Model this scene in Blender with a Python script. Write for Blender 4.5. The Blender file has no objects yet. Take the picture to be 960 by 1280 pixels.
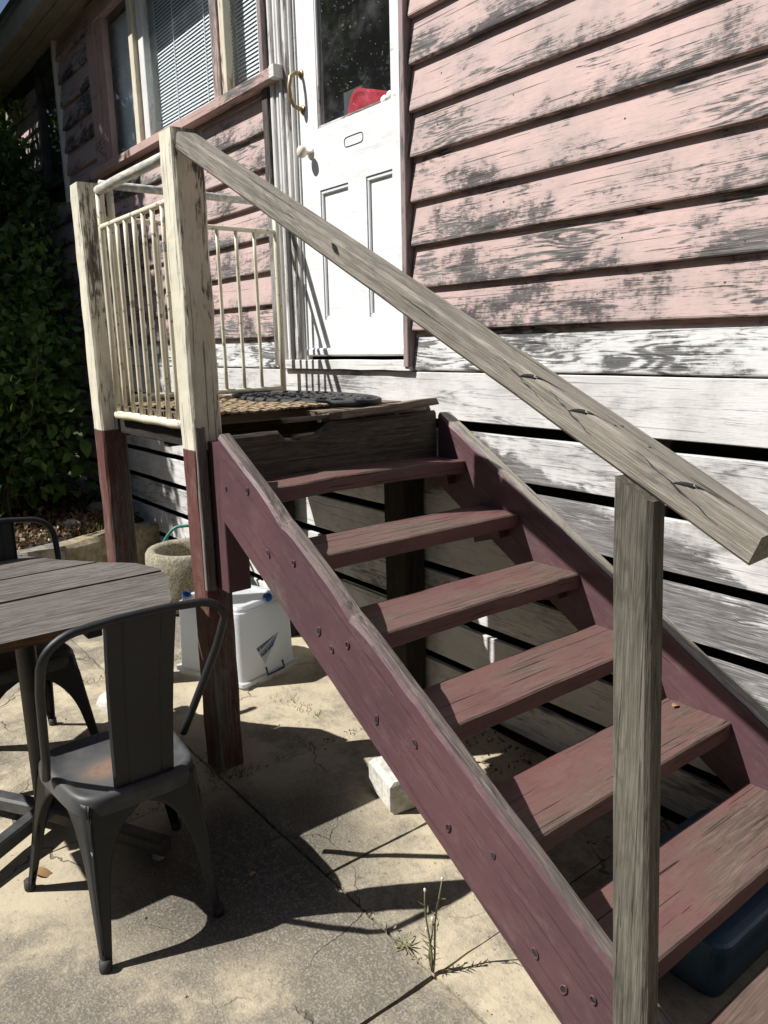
import bpy, math, random
from math import radians, sin, cos, pi, sqrt, atan2
from mathutils import Vector, Matrix, noise, Quaternion
S = bpy.context.scene
C = S.collection
R = random.Random(7)
# ------------------------------------------------------------------ camera, sky, sun, exposure
cam = bpy.data.objects.new('camera', bpy.data.cameras.new('camera'))
C.objects.link(cam)
FW = Vector((-0.7725767, 0.59848208, -0.21200106)); RT = Vector((0.6160871, 0.78735871, -0.02242661)); UP = Vector((-0.15349896, 0.1479374, 0.97701208))
mw = Matrix((RT, UP, -FW)).transposed().to_4x4(); mw.translation = (1.76313, -2.354, 1.70178)
cam.matrix_world = mw
cam.data.sensor_fit = 'HORIZONTAL'; cam.data.sensor_width = 36; cam.data.lens = 965.37/960*36
cam.data.clip_start = 0.02; cam.data.clip_end = 2000
S.camera = cam
SUNV = Vector((-0.44, -0.77, 1.0)).normalized()      # towards the sun
world = bpy.data.worlds.new('World'); S.world = world; world.use_nodes = True
wn = world.node_tree; sky = wn.nodes.new('ShaderNodeTexSky'); sky.sky_type = 'NISHITA'; sky.sun_disc = False
sky.sun_elevation = math.asin(SUNV.z); sky.sun_rotation = atan2(SUNV.x, SUNV.y) % (2*pi)
bg = wn.nodes['Background']; bg.inputs[1].default_value = 0.05
wn.links.new(sky.outputs[0], bg.inputs[0])
sun = bpy.data.objects.new('sun', bpy.data.lights.new('sun', 'SUN')); C.objects.link(sun)
sun.data.energy = 5.0; sun.data.angle = radians(0.5); sun.data.color = (1.0, 0.975, 0.935)
sun.rotation_euler = SUNV.to_track_quat('Z', 'Y').to_euler()
S.view_settings.view_transform = 'Standard'; S.view_settings.look = 'None'
S.view_settings.exposure = 0.56; S.view_settings.gamma = 1; S.view_settings.use_curve_mapping = False

# ------------------------------------------------------------------ material helpers
class G:
    def __init__(s, name):
        s.m = bpy.data.materials.new(name); s.m.use_nodes = True; s.t = s.m.node_tree
        s.t.nodes.clear(); s.out = s.t.nodes.new('ShaderNodeOutputMaterial')
    def n(s, typ, props=None, **ins):
        nd = s.t.nodes.new('ShaderNode'+typ)
        for k, v in (props or {}).items(): setattr(nd, k, v)
        for k, v in ins.items():
            key = int(k[1:]) if k[0] == '_' else k.replace('_', ' ')
            s.set(nd.inputs[key], v)
        return nd
    def set(s, sock, v):
        if hasattr(v, 'is_output') or isinstance(v, bpy.types.NodeSocket): s.t.links.new(v, sock)
        elif isinstance(v, tuple) and len(v) == 3 and sock.type == 'RGBA': sock.default_value = (*v, 1)
        else: sock.default_value = v
    def ma(s, op, a, b=0.0, c=0.0, clamp=False):
        nd = s.t.nodes.new('ShaderNodeMath'); nd.operation = op; nd.use_clamp = clamp
        s.set(nd.inputs[0], a); s.set(nd.inputs[1], b); s.set(nd.inputs[2], c); return nd.outputs[0]
    def mix(s, f, a, b, mode='MIX'):
        nd = s.t.nodes.new('ShaderNodeMix'); nd.data_type = 'RGBA'; nd.blend_type = mode
        s.set(nd.inputs[0], f); s.set(nd.inputs[6], a); s.set(nd.inputs[7], b); return nd.outputs[2]
    def step(s, v, lo, hi):
        nd = s.t.nodes.new('ShaderNodeMapRange'); nd.interpolation_type = 'SMOOTHSTEP'
        s.set(nd.inputs[0], v); s.set(nd.inputs[1], lo); s.set(nd.inputs[2], hi); return nd.outputs[0]
    def co(s, rnd=True):
        tc = s.t.nodes.new('ShaderNodeTexCoord'); v = tc.outputs['Object']
        if rnd:
            oi = s.t.nodes.new('ShaderNodeObjectInfo')
            a = s.n('VectorMath', {'operation': 'SCALE'}, _0=(13.1, 7.7, 9.3)); s.set(a.inputs['Scale'], oi.outputs['Random'])
            b = s.n('VectorMath', {'operation': 'ADD'}, _0=v, _1=a.outputs[0]); return b.outputs[0], v
        return v, v
    def sc(s, v, x, y, z):
        return s.n('VectorMath', {'operation': 'MULTIPLY'}, _0=v, _1=(x, y, z)).outputs[0]
    def noi(s, v, scale, det=5, rough=.55, dist=0.0):
        return s.n('TexNoise', None, Vector=v, Scale=scale, Detail=det, Roughness=rough, Distortion=dist).outputs[0]
    def bump(s, h, strength=.5, d=.004, nrm=None):
        b = s.n('Bump', None, Strength=strength, Distance=d, Height=h)
        if nrm is not None: s.set(b.inputs['Normal'], nrm)
        return b.outputs[0]
    def bsdf(s, col, rough=.7, nrm=None, **k):
        p = s.n('BsdfPrincipled', None, Base_Color=col, Roughness=rough)
        if nrm is not None: s.set(p.inputs['Normal'], nrm)
        for kk, v in k.items(): s.set(p.inputs[kk.replace('_', ' ')], v)
        s.t.links.new(p.outputs[0], s.out.inputs[0]); return s.m
    def pos(s):
        g = s.t.nodes.new('ShaderNodeNewGeometry'); x = s.n('SeparateXYZ', None, _0=g.outputs['Position']); return g.outputs['Position'], x.outputs

def wood(name, paint, paint2, bare, bare2, wear=.5, soft=.05, bias=0.0, bias_axis=2, bias_len=.18, rough=.75, grain_k=.30, bumpk=.6, patch=2.4, paint_fn=None, px=1.0, crack=.5, extra=None, con=1.0, ring_k=.28, knot=.6, chips=.0, fine=.5, fib=.22, vary=.10, mould=.0, mould_at=.56):
    """painted timber: flaked patches of bare weathered grain, board length along local X"""
    g = G(name); v, raw = g.co()
    # knots, and grain that bends round them
    kv = g.n('TexVoronoi', {'feature': 'F1'}, Vector=g.sc(v, .75, 4.2, 4.2), Scale=1.55, Randomness=1.0)
    kd = kv.outputs['Distance']
    kn = g.ma('SUBTRACT', 1.0, g.step(kd, .02, .22))
    g1 = g.noi(g.sc(v, .8, 17, 17), 5, 8, .66, .5)                      # long grain
    g2 = g.noi(g.sc(v, 2.0, 85, 85), 5, 4, .62, .25)                    # fibre
    warp = g.noi(g.sc(v, .55, 3.6, 3.6), 1.5, 3, .5)
    rr = g.ma('ADD', g.ma('ADD', warp, g.ma('MULTIPLY', g1, .06)), g.ma('MULTIPLY', kn, .07))
    rings = g.ma('MULTIPLY_ADD', g.ma('SINE', g.ma('MULTIPLY', rr, 150.0)), .5, .5)
    pt = g.ma('MULTIPLY_ADD', g.noi(g.sc(v, .8*px, 2.3, 2.3), patch, 9, .62, .25), con, .5-.5*con)
    fl = g.noi(g.sc(v, 1, 1.7, 1.7), 38, 5, .7)                         # small flakes
    x = g.n('SeparateXYZ', None, _0=raw).outputs
    m = g.ma('ADD', pt, g.ma('MULTIPLY', g.ma('SUBTRACT', g1, .5), grain_k*1.5))
    m = g.ma('ADD', m, g.ma('MULTIPLY', g.ma('SUBTRACT', g2, .5), grain_k*1.1))
    m = g.ma('ADD', m, g.ma('MULTIPLY', g.ma('SUBTRACT', rings, .5), grain_k*ring_k))
    m = g.ma('ADD', m, g.ma('MULTIPLY', g.ma('SUBTRACT', fl, .5), .22*fine))
    if bias: m = g.ma('ADD', m, g.ma('MULTIPLY', g.ma('MULTIPLY', x[bias_axis], -1.0/bias_len), bias))
    kc = g.ma('MULTIPLY', g.ma('SUBTRACT', 1.0, g.step(kd, .015, .055)), knot)
    m = g.ma('ADD', m, g.ma('MULTIPLY', kc, .12))
    oi = g.t.nodes.new('ShaderNodeObjectInfo'); m = g.ma('ADD', m, g.ma('MULTIPLY', g.ma('SUBTRACT', oi.outputs['Random'], .5), vary))
    if extra is not None: m = g.ma('ADD', m, extra(g))
    thr = 1.0-wear
    mask = g.step(m, thr-soft, thr+soft)
    rim = g.ma('MULTIPLY', g.step(m, thr-soft-.05, thr-soft), g.ma('SUBTRACT', 1.0, mask))
    pv = g.noi(v, 3.0, 5, .6)
    pcol = g.mix(g.step(pv, .35, .68), paint, paint2)
    if paint_fn: pcol = paint_fn(g, pcol)
    dirt = g.noi(g.sc(v, 1, 2.2, 2.2), 9, 6, .7)
    pcol = g.mix(g.ma('MULTIPLY', g.step(dirt, .48, .80), .45), pcol, bare2)
    pcol = g.mix(g.ma('MULTIPLY', g.step(g2, .50, .72), fib), pcol, bare2)
    pcol = g.mix(g.ma('MULTIPLY', rim, .22), pcol, bare2)
    if chips: pcol = g.mix(g.ma('MULTIPLY', g.step(fl, .66, .70), chips), pcol, bare2)
    if mould:                                                           # black mildew blotches, heaviest along the lower edge
        pm = g.ma('MULTIPLY_ADD', g.noi(g.sc(v, 1.25, 2.4, 2.4), 2.3, 7, .6, .3), 1.7, -.35)
        pm = g.ma('ADD', pm, g.ma('MULTIPLY', g.ma('SUBTRACT', g.noi(g.sc(v, 3.6, 1.1, 1.1), 7, 5, .6), .5), .34))
        if bias: pm = g.ma('ADD', pm, g.ma('MULTIPLY', g.ma('MULTIPLY', x[bias_axis], -1.0/bias_len), bias*1.5))
        pm = g.ma('ADD', pm, g.ma('MULTIPLY', g.ma('SUBTRACT', oi.outputs['Random'], .5), vary))
        tex = g.ma('ADD', g.ma('MULTIPLY', g.ma('SUBTRACT', g2, .5), .75), g.ma('MULTIPLY', g.ma('SUBTRACT', fl, .5), .55))
        mm = g.step(g.ma('ADD', pm, tex), mould_at, mould_at+.20)
        veil = g.step(pm, mould_at-.22, mould_at+.10)
        pcol = g.mix(g.ma('MULTIPLY', veil, .30), pcol, bare2)
        pcol = g.mix(g.ma('MULTIPLY', mm, mould), pcol, g.mix(g.step(g1, .35, .65), (.022, .021, .023), (.075, .071, .071)))
    bcol = g.mix(g.step(g1, .30, .68), bare, bare2)
    bcol = g.mix(g.ma('MULTIPLY', g.step(g2, .42, .66), .65), bcol, tuple(.6*q for q in bare))
    bcol = g.mix(g.ma('MULTIPLY', g.step(rings, .62, .95), .40), bcol, tuple(.75*q for q in bare))
    bcol = g.mix(g.ma('MULTIPLY', g.step(pv, .40, .66), .30), bcol, bare2)
    col = g.mix(mask, pcol, bcol)
    col = g.mix(g.ma('MULTIPLY', kc, .8), col, tuple(c*.55 for c in bare))
    ck = g.step(g.noi(g.sc(v, .50, 34, 34), 4, 3, .5, .35), .650, .675)
    ckm = g.ma('MULTIPLY', ck, crack)
    col = g.mix(ckm, col, tuple(c*.22 for c in bare))
    h = g.ma('ADD', g.ma('MULTIPLY', g.ma('SUBTRACT', 1.0, mask), .55), g.ma('MULTIPLY', g1, g.ma('MULTIPLY_ADD', mask, .5, .22)))
    h = g.ma('ADD', h, g.ma('MULTIPLY', g2, g.ma('MULTIPLY_ADD', mask, .40, .14)))
    h = g.ma('ADD', h, g.ma('MULTIPLY', fl, .18))
    h = g.ma('ADD', h, g.ma('MULTIPLY', pv, .5))
    h = g.ma('SUBTRACT', h, g.ma('MULTIPLY', ckm, 1.4))
    h = g.ma('SUBTRACT', h, g.ma('MULTIPLY', kc, .6))
    return g.bsdf(col, g.ma('MULTIPLY_ADD', mask, .2, g.ma('MULTIPLY_ADD', pv, .25, rough-.12)), g.bump(h, bumpk, .0038), Specular_IOR_Level=.3)

M = {}
GW1, GW2 = (.145, .135, .13), (.30, .275, .255)
M['pink'] = wood('peeling pink paint', (.54, .385, .355), (.455, .345, .322), (.060, .056, .056), (.23, .215, .205), wear=.335, soft=.06, mould=.92, mould_at=.575, bias=.17, bias_axis=2, bias_len=.18, grain_k=.44, patch=2.6, crack=.6, con=1.75, bumpk=.9, ring_k=.35, fine=1.5, fib=.34, vary=.16)
M['pink_trim'] = wood('pink trim paint', (.52, .35, .315), (.44, .30, .27), (.11, .10, .10), (.25, .22, .2), wear=.36, soft=.05)
M['pink_dark'] = wood('dusty pink edge', (.32, .235, .23), (.26, .20, .195), (.08, .075, .075), (.22, .2, .19), wear=.43)
M['white'] = wood('white gloss paint', (.76, .765, .77), (.69, .695, .70), (.20, .18, .16), (.46, .43, .39), wear=.265, soft=.03, grain_k=.16, rough=.5, bumpk=.45, crack=.12, chips=.2, knot=.1, fine=.6)
M['white_old'] = wood('flaking white trim', (.68, .675, .65), (.58, .57, .55), (.10, .09, .085), (.33, .30, .27), wear=.40, soft=.03, grain_k=.25, px=.7, crack=.4, chips=.3, fine=.9)
def pink_lap(g, c):
    tc = g.t.nodes.new('ShaderNodeTexCoord'); x = g.n('SeparateXYZ', None, _0=tc.outputs['Object']).outputs
    z = g.ma('ADD', x[2], g.ma('MULTIPLY', g.ma('SUBTRACT', g.noi(g.sc(tc.outputs['Object'], 1, 3, 3), 6, 5, .6), .5), .05))
    return g.mix(g.step(z, .062, .072), c, (.54, .385, .355))
M['white_grey'] = wood('white over grey board', (.66, .66, .65), (.57, .57, .57), (.055, .055, .057), (.22, .215, .21), paint_fn=pink_lap, mould=.7, mould_at=.62, wear=.42, soft=.06, grain_k=.36, crack=.6, con=1.6, ring_k=.5, fine=1.4, fib=.4)
def skirt_extra(g):
    p, x = g.pos()
    line = g.ma('MULTIPLY_ADD', x[0], -.303, 1.126)                 # edge of the old paint job beside the stair
    d = g.ma('SUBTRACT', line, x[2])
    wob = g.ma('MULTIPLY', g.ma('SUBTRACT', g.noi(p, 7, 4, .6), .5), .16)
    d = g.ma('ADD', d, wob)
    inb = g.ma('MULTIPLY', g.step(d, -.035, .04), g.ma('SUBTRACT', 1.0, g.step(d, .34, .50)))
    inb = g.ma('MULTIPLY', inb, g.step(x[0], -.80, -.50))
    return g.ma('MULTIPLY', inb, .34)
M['skirt'] = wood('weathered white skirting', (.66, .65, .635), (.55, .54, .525), (.105, .10, .098), (.31, .295, .285), wear=.325, soft=.09, ring_k=.28, bumpk=.9, fib=.42, fine=.9, vary=.12, mould=.25, mould_at=.66, grain_k=.36, con=1.2, extra=skirt_extra, crack=.3)
M['grey'] = wood('bare grey timber', GW1, GW1, (.12, .105, .09), (.27, .24, .205), wear=.95, soft=.05, bumpk=.8, crack=.6)
M['rail'] = wood('bare weathered rail', GW1, GW1, (.150, .134, .113), (.345, .312, .262), wear=.95, soft=.05, bumpk=1.0, crack=.7, knot=.8)
M['cap'] = wood('bare grey stringer top', GW1, GW1, (.20, .175, .15), (.44, .40, .345), wear=.95, soft=.05, bumpk=1.0, crack=.7)
M['newel'] = wood('grey green treated timber', GW1, GW1, (.066, .060, .047), (.190, .174, .140), wear=.95, soft=.05, bumpk=1.0, crack=.45, knot=.4)
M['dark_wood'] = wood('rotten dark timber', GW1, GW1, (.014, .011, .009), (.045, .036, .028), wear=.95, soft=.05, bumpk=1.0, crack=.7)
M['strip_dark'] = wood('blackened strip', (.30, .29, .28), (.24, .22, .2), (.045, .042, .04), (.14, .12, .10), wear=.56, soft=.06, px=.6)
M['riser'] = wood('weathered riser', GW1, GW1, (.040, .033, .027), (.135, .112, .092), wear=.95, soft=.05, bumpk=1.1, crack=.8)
M['deck'] = wood('deck board', GW1, GW1, (.11, .085, .065), (.27, .215, .165), wear=.95, soft=.05, bumpk=1.0, crack=.7)
M['maroon'] = wood('maroon paint', (.110, .053, .059), (.081, .041, .047), (.038, .030, .029), (.17, .125, .115), wear=.325, soft=.04, grain_k=.22, rough=.50, bumpk=.95, crack=.28, chips=.45, knot=.8, fine=.9)
def tread_extra(g):
    tc = g.t.nodes.new('ShaderNodeTexCoord'); x = g.n('SeparateXYZ', None, _0=tc.outputs['Object']).outputs
    top = g.step(x[1], .021, .0265)
    wob = g.ma('MULTIPLY', g.noi(tc.outputs['Object'], 14, 3, .6), .016)
    edge = g.ma('MULTIPLY', g.step(g.ma('ADD', x[2], wob), .118, .127), .22)
    tread = g.ma('MULTIPLY', g.step(x[2], -.10, .06), .06)                 # foot wear towards the nosing
    return g.ma('ADD', g.ma('MULTIPLY', top, g.ma('ADD', edge, tread)), g.ma('MULTIPLY_ADD', top, .17, -.17))
M['tread'] = wood('worn maroon tread', (.130, .059, .057), (.100, .049, .047), (.075, .053, .044), (.165, .115, .092), wear=.435, soft=.13, extra=tread_extra, vary=.02, grain_k=.24, rough=.58, bumpk=1.0, crack=.9, patch=1.9, con=1.5, chips=.25)
M['edge_bare'] = wood('bare stringer edge', (.10, .045, .05), (.10, .045, .05), (.06, .05, .048), (.25, .205, .18), wear=.72, soft=.08, bumpk=.9)
M['table'] = wood('weathered table timber', GW1, GW1, (.062, .054, .049), (.205, .183, .166), wear=.95, soft=.05, bumpk=.8, crack=.6)
M['table_edge'] = wood('oiled timber', (.16, .08, .03), (.13, .065, .025), (.07, .04, .02), (.2, .11, .05), wear=.5)
def two_tone(g, c):
    p, x = g.pos()
    z = g.ma('ADD', x[2], g.ma('MULTIPLY', g.ma('SUBTRACT', g.noi(p, 30, 2, .5), .5), .012))
    red = g.mix(g.noi(p, 6, 4, .6), (.125, .044, .036), (.092, .034, .030))
    return g.mix(g.step(z, 1.325, 1.331), red, c)
def post_extra(g):
    tc = g.t.nodes.new('ShaderNodeTexCoord'); x = g.n('SeparateXYZ', None, _0=tc.outputs['Object']).outputs
    return g.ma('MULTIPLY', g.step(x[2], .050, .058), .10)
M['post'] = wood('cream and red post paint', (.70, .655, .525), (.60, .56, .44), (.085, .077, .068), (.25, .22, .185), wear=.375, soft=.035, grain_k=.30, paint_fn=two_tone, bumpk=1.2, crack=.6, px=.6, extra=post_extra, con=1.3, fine=1.0, chips=.3)
M['cream'] = wood('cream trim paint', (.66, .60, .47), (.6, .54, .42), (.14, .1, .08), (.3, .25, .2), wear=.36, soft=.04)
def simple(name, c1, c2, scale=8, rough=.6, bump=.2, d=.002, metal=0.0, det=6, spec=.4, **k):
    g = G(name); v, _ = g.co(); a = g.noi(v, scale, det, .6)
    return g.bsdf(g.mix(g.step(a, .32, .68), c1, c2), rough, g.bump(g.noi(v, scale*5, 5, .6), bump, d), Metallic=metal, Specular_IOR_Level=spec, **k)
def pipe_mat():
    g = G('chipped cream enamel'); v, _ = g.co(); a = g.noi(v, 26, 5, .65); b = g.noi(v, 4, 4, .6)
    m = g.step(a, .60, .63)
    c = g.mix(g.step(b, .35, .7), (.70, .65, .50), (.58, .53, .40))
    c = g.mix(m, c, g.mix(g.noi(v, 60), (.20, .15, .11), (.34, .33, .31)))
    return g.bsdf(c, .5, g.bump(g.ma('SUBTRACT', 0, m), .4, .0015), Specular_IOR_Level=.35)
M['pipe'] = pipe_mat()
def galv():
    g = G('worn galvanised pipe'); v, _ = g.co(); a = g.noi(g.sc(v, 1, 4, 4), 9, 6, .65)
    c = g.mix(g.step(a, .42, .56), (.62, .57, .45), (.36, .37, .37))
    return g.bsdf(c, .5, g.bump(a, .3, .001), Specular_IOR_Level=.4)
M['galv'] = galv()
def chair_mat():
    g = G('charcoal powder coat'); v, _ = g.co(); a = g.noi(v, 5, 6, .6); f = g.noi(v, 90, 3, .6)
    c = g.mix(g.step(a, .3, .7), (.010, .0108, .012), (.020, .0215, .024))
    c = g.mix(g.ma('MULTIPLY', g.step(f, .6, .75), .25), c, (.05, .052, .055))
    return g.bsdf(c, g.ma('MULTIPLY_ADD', a, .2, .42), g.bump(f, .12, .0008), Specular_IOR_Level=.45)
M['chair'] = chair_mat()
def seat_mat():
    g = G('rusting charcoal seat'); v, raw = g.co(False); a = g.noi(v, 9, 7, .65); f = g.noi(v, 90, 3, .6)
    c = g.mix(g.step(a, .3, .7), (.030, .032, .035), (.075, .078, .082))
    d = g.n('VectorMath', {'operation': 'DISTANCE'}, _0=g.sc(raw, 1, .8, 0), _1=(-.036, .036, 0)).outputs['Value']
    d = g.ma('ADD', d, g.ma('MULTIPLY', g.ma('SUBTRACT', a, .5), .10))
    m = g.ma('SUBTRACT', 1.0, g.step(d, .010, .085))
    halo = g.ma('SUBTRACT', 1.0, g.step(d, .02, .19))
    c = g.mix(g.ma('MULTIPLY', halo, .5), c, (.14, .13, .115))
    c = g.mix(g.ma('MULTIPLY', m, g.step(g.noi(g.sc(v, 1, 2.5, 1), 16, 6, .7), .30, .52)), c, g.mix(f, (.15, .085, .056), (.235, .155, .11)))
    return g.bsdf(c, g.ma('MULTIPLY_ADD', m, .3, .5), g.bump(g.ma('ADD', f, g.ma('MULTIPLY', m, a)), .2, .001), Specular_IOR_Level=.4)
M['seat'] = seat_mat()
M['black_metal'] = simple('black iron', (.012, .012, .013), (.025, .025, .027), 9, .5, .2, .001)
M['foot_metal'] = simple('worn grey iron', (.035, .036, .038), (.07, .07, .072), 12, .5, .2, .001)
def concrete():
    g = G('weathered concrete'); p, x = g.pos()
    oi = g.t.nodes.new('ShaderNodeObjectInfo')
    v = g.n('VectorMath', {'operation': 'ADD'}, _0=p, _1=(3.3, 1.7, 0)).outputs[0]
    big = g.noi(v, .95, 6, .62); mid = g.noi(v, 4.2, 7, .68, .3); fine = g.noi(v, 42, 5, .7); sp = g.noi(v, 130, 3, .6)
    st = g.ma('ADD', g.ma('MULTIPLY', big, .62), g.ma('MULTIPLY', mid, .42))
    st = g.ma('ADD', st, g.ma('MULTIPLY', g.ma('SUBTRACT', fine, .5), .22))
    # dirt kept in the broad low area in front of the stair
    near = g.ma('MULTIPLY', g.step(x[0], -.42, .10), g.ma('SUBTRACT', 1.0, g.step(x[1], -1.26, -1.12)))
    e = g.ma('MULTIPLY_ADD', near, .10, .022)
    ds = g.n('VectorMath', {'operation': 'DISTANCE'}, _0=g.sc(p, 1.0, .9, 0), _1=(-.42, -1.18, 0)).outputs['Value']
    dark_blot = g.ma('SUBTRACT', 1.0, g.step(g.ma('ADD', ds, g.ma('MULTIPLY', g.ma('SUBTRACT', mid, .5), .7)), .16, .58))  # rough-edged darker patch around one spot of the paving
    e = g.ma('ADD', e, g.ma('MULTIPLY', dark_blot, .12))
    far = g.ma('SUBTRACT', 1.0, g.step(x[0], -2.6, -2.0)); e = g.ma('ADD', e, g.ma('MULTIPLY', far, .09))
    st = g.ma('ADD', st, e)
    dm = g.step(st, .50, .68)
    cl = g.mix(g.step(mid, .35, .7), (.465, .40, .285), (.38, .328, .238))
    ag = g.step(g.ma('ADD', g.ma('MULTIPLY', sp, .6), g.ma('MULTIPLY', fine, .4)), .46, .62)
    cd = g.mix(ag, (.125, .113, .094), (.265, .24, .195))
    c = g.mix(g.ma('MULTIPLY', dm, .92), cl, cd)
    c = g.mix(g.ma('MULTIPLY', dark_blot, .62), c, g.mix(ag, (.035, .031, .025), (.10, .09, .075)))
    c = g.mix(g.ma('MULTIPLY', g.step(sp, .64, .72), .35), c, (.46, .41, .33))
    c = g.mix(g.ma('MULTIPLY', g.step(g.noi(v, 75, 3, .6), .64, .70), .6), c, (.10, .085, .065))
    vo = g.n('TexVoronoi', {'feature': 'DISTANCE_TO_EDGE'}, Vector=g.n('VectorMath', {'operation': 'ADD'}, _0=v, _1=g.n('VectorMath', {'operation': 'SCALE'}, _0=g.n('TexNoise', None, Vector=v, Scale=5.0, Detail=4.0).outputs[1], Scale=.25).outputs[0]).outputs[0], Scale=1.35).outputs[0]
    ck = g.ma('MULTIPLY', g.ma('SUBTRACT', 1.0, g.step(vo, .001, .006)), g.step(g.noi(v, 1.4, 2), .47, .56))
    c = g.mix(g.ma('MULTIPLY', ck, .75), c, (.07, .06, .045))
    h = g.ma('ADD', g.ma('MULTIPLY', fine, .5), g.ma('MULTIPLY', sp, g.ma('MULTIPLY_ADD', dm, .6, .25)))
    h = g.ma('SUBTRACT', h, ck)
    return g.bsdf(c, .9, g.bump(h, .65, .006), Specular_IOR_Level=.2)
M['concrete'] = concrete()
def aggregate(name, a, b, s=60):
    g = G(name); v, _ = g.co(); f = g.noi(v, s, 4, .65); m = g.noi(v, 6, 5, .6)
    c = g.mix(g.step(f, .36, .64), a, b); c = g.mix(g.ma('MULTIPLY', g.step(m, .45, .7), .5), c, tuple(.5*q for q in a))
    return g.bsdf(c, .95, g.bump(g.ma('ADD', f, m), .8, .005), Specular_IOR_Level=.15)
M['planter'] = aggregate('exposed aggregate', (.19, .17, .12), (.36, .33, .25), 70)
M['block'] = aggregate('pale cement', (.46, .44, .39), (.62, .60, .54), 40)
M['stone'] = aggregate('garden stone', (.13, .12, .10), (.28, .255, .21), 14)
M['sandstone'] = aggregate('sandstone edge', (.20, .165, .11), (.33, .28, .19), 20)
M['soil'] = aggregate('dark garden soil', (.022, .017, .012), (.075, .058, .042), 30)
M['earth'] = aggregate('dry earth', (.10, .08, .055), (.20, .165, .115), 12)
M['lawn'] = aggregate('rough lawn', (.035, .045, .018), (.085, .085, .04), 6)
M['hose'] = simple('green hose', (.02, .16, .13), (.03, .20, .16), 30, .4, .05)
M['blue'] = simple('blue plastic', (.02, .10, .42), (.02, .12, .48), 20, .35, .05)
M['navy'] = simple('navy plastic', (.02, .03, .12), (.03, .045, .16), 20, .4, .05)
M['tub_blue'] = simple('slate blue plastic', (.045, .085, .13), (.06, .105, .16), 6, .38, .05)
M['red_cloth'] = simple('red towelling', (.34, .014, .03), (.43, .022, .045), 40, .95, .6, .004)
M['lace'] = simple('white lace', (.75, .75, .74), (.65, .65, .65), 30, .9, .4)
M['bronze'] = simple('tarnished bronze', (.40, .30, .17), (.24, .17, .09), 18, .45, .15, .001, metal=.35)
M['ivory'] = simple('painted knob', (.74, .70, .60), (.62, .56, .44), 22, .35, .15, .001)
M['rubber'] = simple('black rubber', (.016, .016, .017), (.045, .045, .047), 14, .7, .3)
M['leaf'] = None
def leafm(name, a, b, trans=.25):
    g = G(name); oi = g.t.nodes.new('ShaderNodeObjectInfo'); v, _ = g.co()
    geo = g.t.nodes.new('ShaderNodeNewGeometry')
    r = g.ma('FRACT', g.ma('ADD', oi.outputs['Random'], geo.outputs['Random Per Island']))
    c = g.mix(r, a, b)
    p = g.n('BsdfPrincipled', None, Base_Color=c, Roughness=.45); p.inputs['Specular IOR Level'].default_value = .4
    t = g.n('BsdfTranslucent', None, Color=g.mix(.5, c, (.20, .30, .04)))
    mx = g.n('MixShader', None, _0=trans, _1=p.outputs[0], _2=t.outputs[0])
    g.t.links.new(mx.outputs[0], g.out.inputs[0]); return g.m
M['leaf'] = leafm('shrub leaf', (.040, .085, .018), (.08, .145, .032))
M['tree_leaf'] = leafm('tree leaf', (.030, .055, .016), (.060, .09, .026))
M['dry'] = simple('dry leaf', (.30, .18, .08), (.42, .27, .13), 25, .9, .3)
M['litter'] = leafm('leaf litter', (.10, .055, .03), (.24, .15, .085), .05)
M['grass'] = leafm('dry grass', (.22, .19, .07), (.16, .18, .05), .2)
M['weed'] = leafm('weed stem', (.15, .15, .075), (.23, .205, .12), .1)
M['bark'] = aggregate('bark', (.06, .045, .03), (.14, .11, .08), 14)
M['roof'] = simple('eave paint', (.23, .21, .16), (.30, .27, .20), 6, .8, .3)
M['room'] = simple('dim room wall', (.10, .095, .085), (.13, .12, .105), 2, .9, .1)
M['underfloor'] = simple('dark subfloor', (.02, .018, .016), (.035, .03, .026), 3, .95, .3)
M['blind'] = simple('white blind slat', (.84, .88, .90), (.80, .84, .87), 5, .5, .05)
M['grey_panel'] = simple('grey board', (.20, .205, .22), (.24, .245, .26), 4, .8, .1)
def glass():
    g = G('dusty window glass'); v, _ = g.co(); d = g.noi(v, 7, 7, .7); sp = g.noi(v, 70, 2, .5)
    lw = g.n('LayerWeight', None, Blend=.5).outputs[1]; fr = g.ma('MULTIPLY_ADD', g.ma('POWER', lw, 5.0), .60, .035)
    tr = g.n('BsdfTransparent', None, Color=(.97, .985, .985)); gl = g.n('BsdfGlossy', None, Color=(1, 1, 1), Roughness=.01)
    m1 = g.n('MixShader', None, _0=fr, _1=tr.outputs[0], _2=gl.outputs[0])
    df = g.n('BsdfDiffuse', None, Color=(.62, .62, .60))
    dust = g.ma('ADD', g.ma('MULTIPLY', g.step(d, .45, .85), .05), g.ma('MULTIPLY', g.step(sp, .70, .74), .28))
    m2 = g.n('MixShader', None, _0=g.ma('ADD', dust, .008), _1=m1.outputs[0], _2=df.outputs[0])
    g.t.links.new(m2.outputs[0], g.out.inputs[0]); return g.m
M['glass'] = glass()
def tub_plastic():
    g = G('milky clear plastic'); v, _ = g.co()
    p = g.n('BsdfPrincipled', None, Base_Color=(.84, .86, .88), Roughness=.28); p.inputs['Specular IOR Level'].default_value = .5
    t = g.n('BsdfTranslucent', None, Color=(.86, .88, .90)); tr = g.n('BsdfTransparent', None, Color=(.95, .95, .95))
    m = g.n('MixShader', None, _0=.52, _1=p.outputs[0], _2=t.outputs[0])
    m2 = g.n('MixShader', None, _0=.18, _1=m.outputs[0], _2=tr.outputs[0])
    g.t.links.new(m2.outputs[0], g.out.inputs[0]); return g.m
M['tub'] = tub_plastic()
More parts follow.
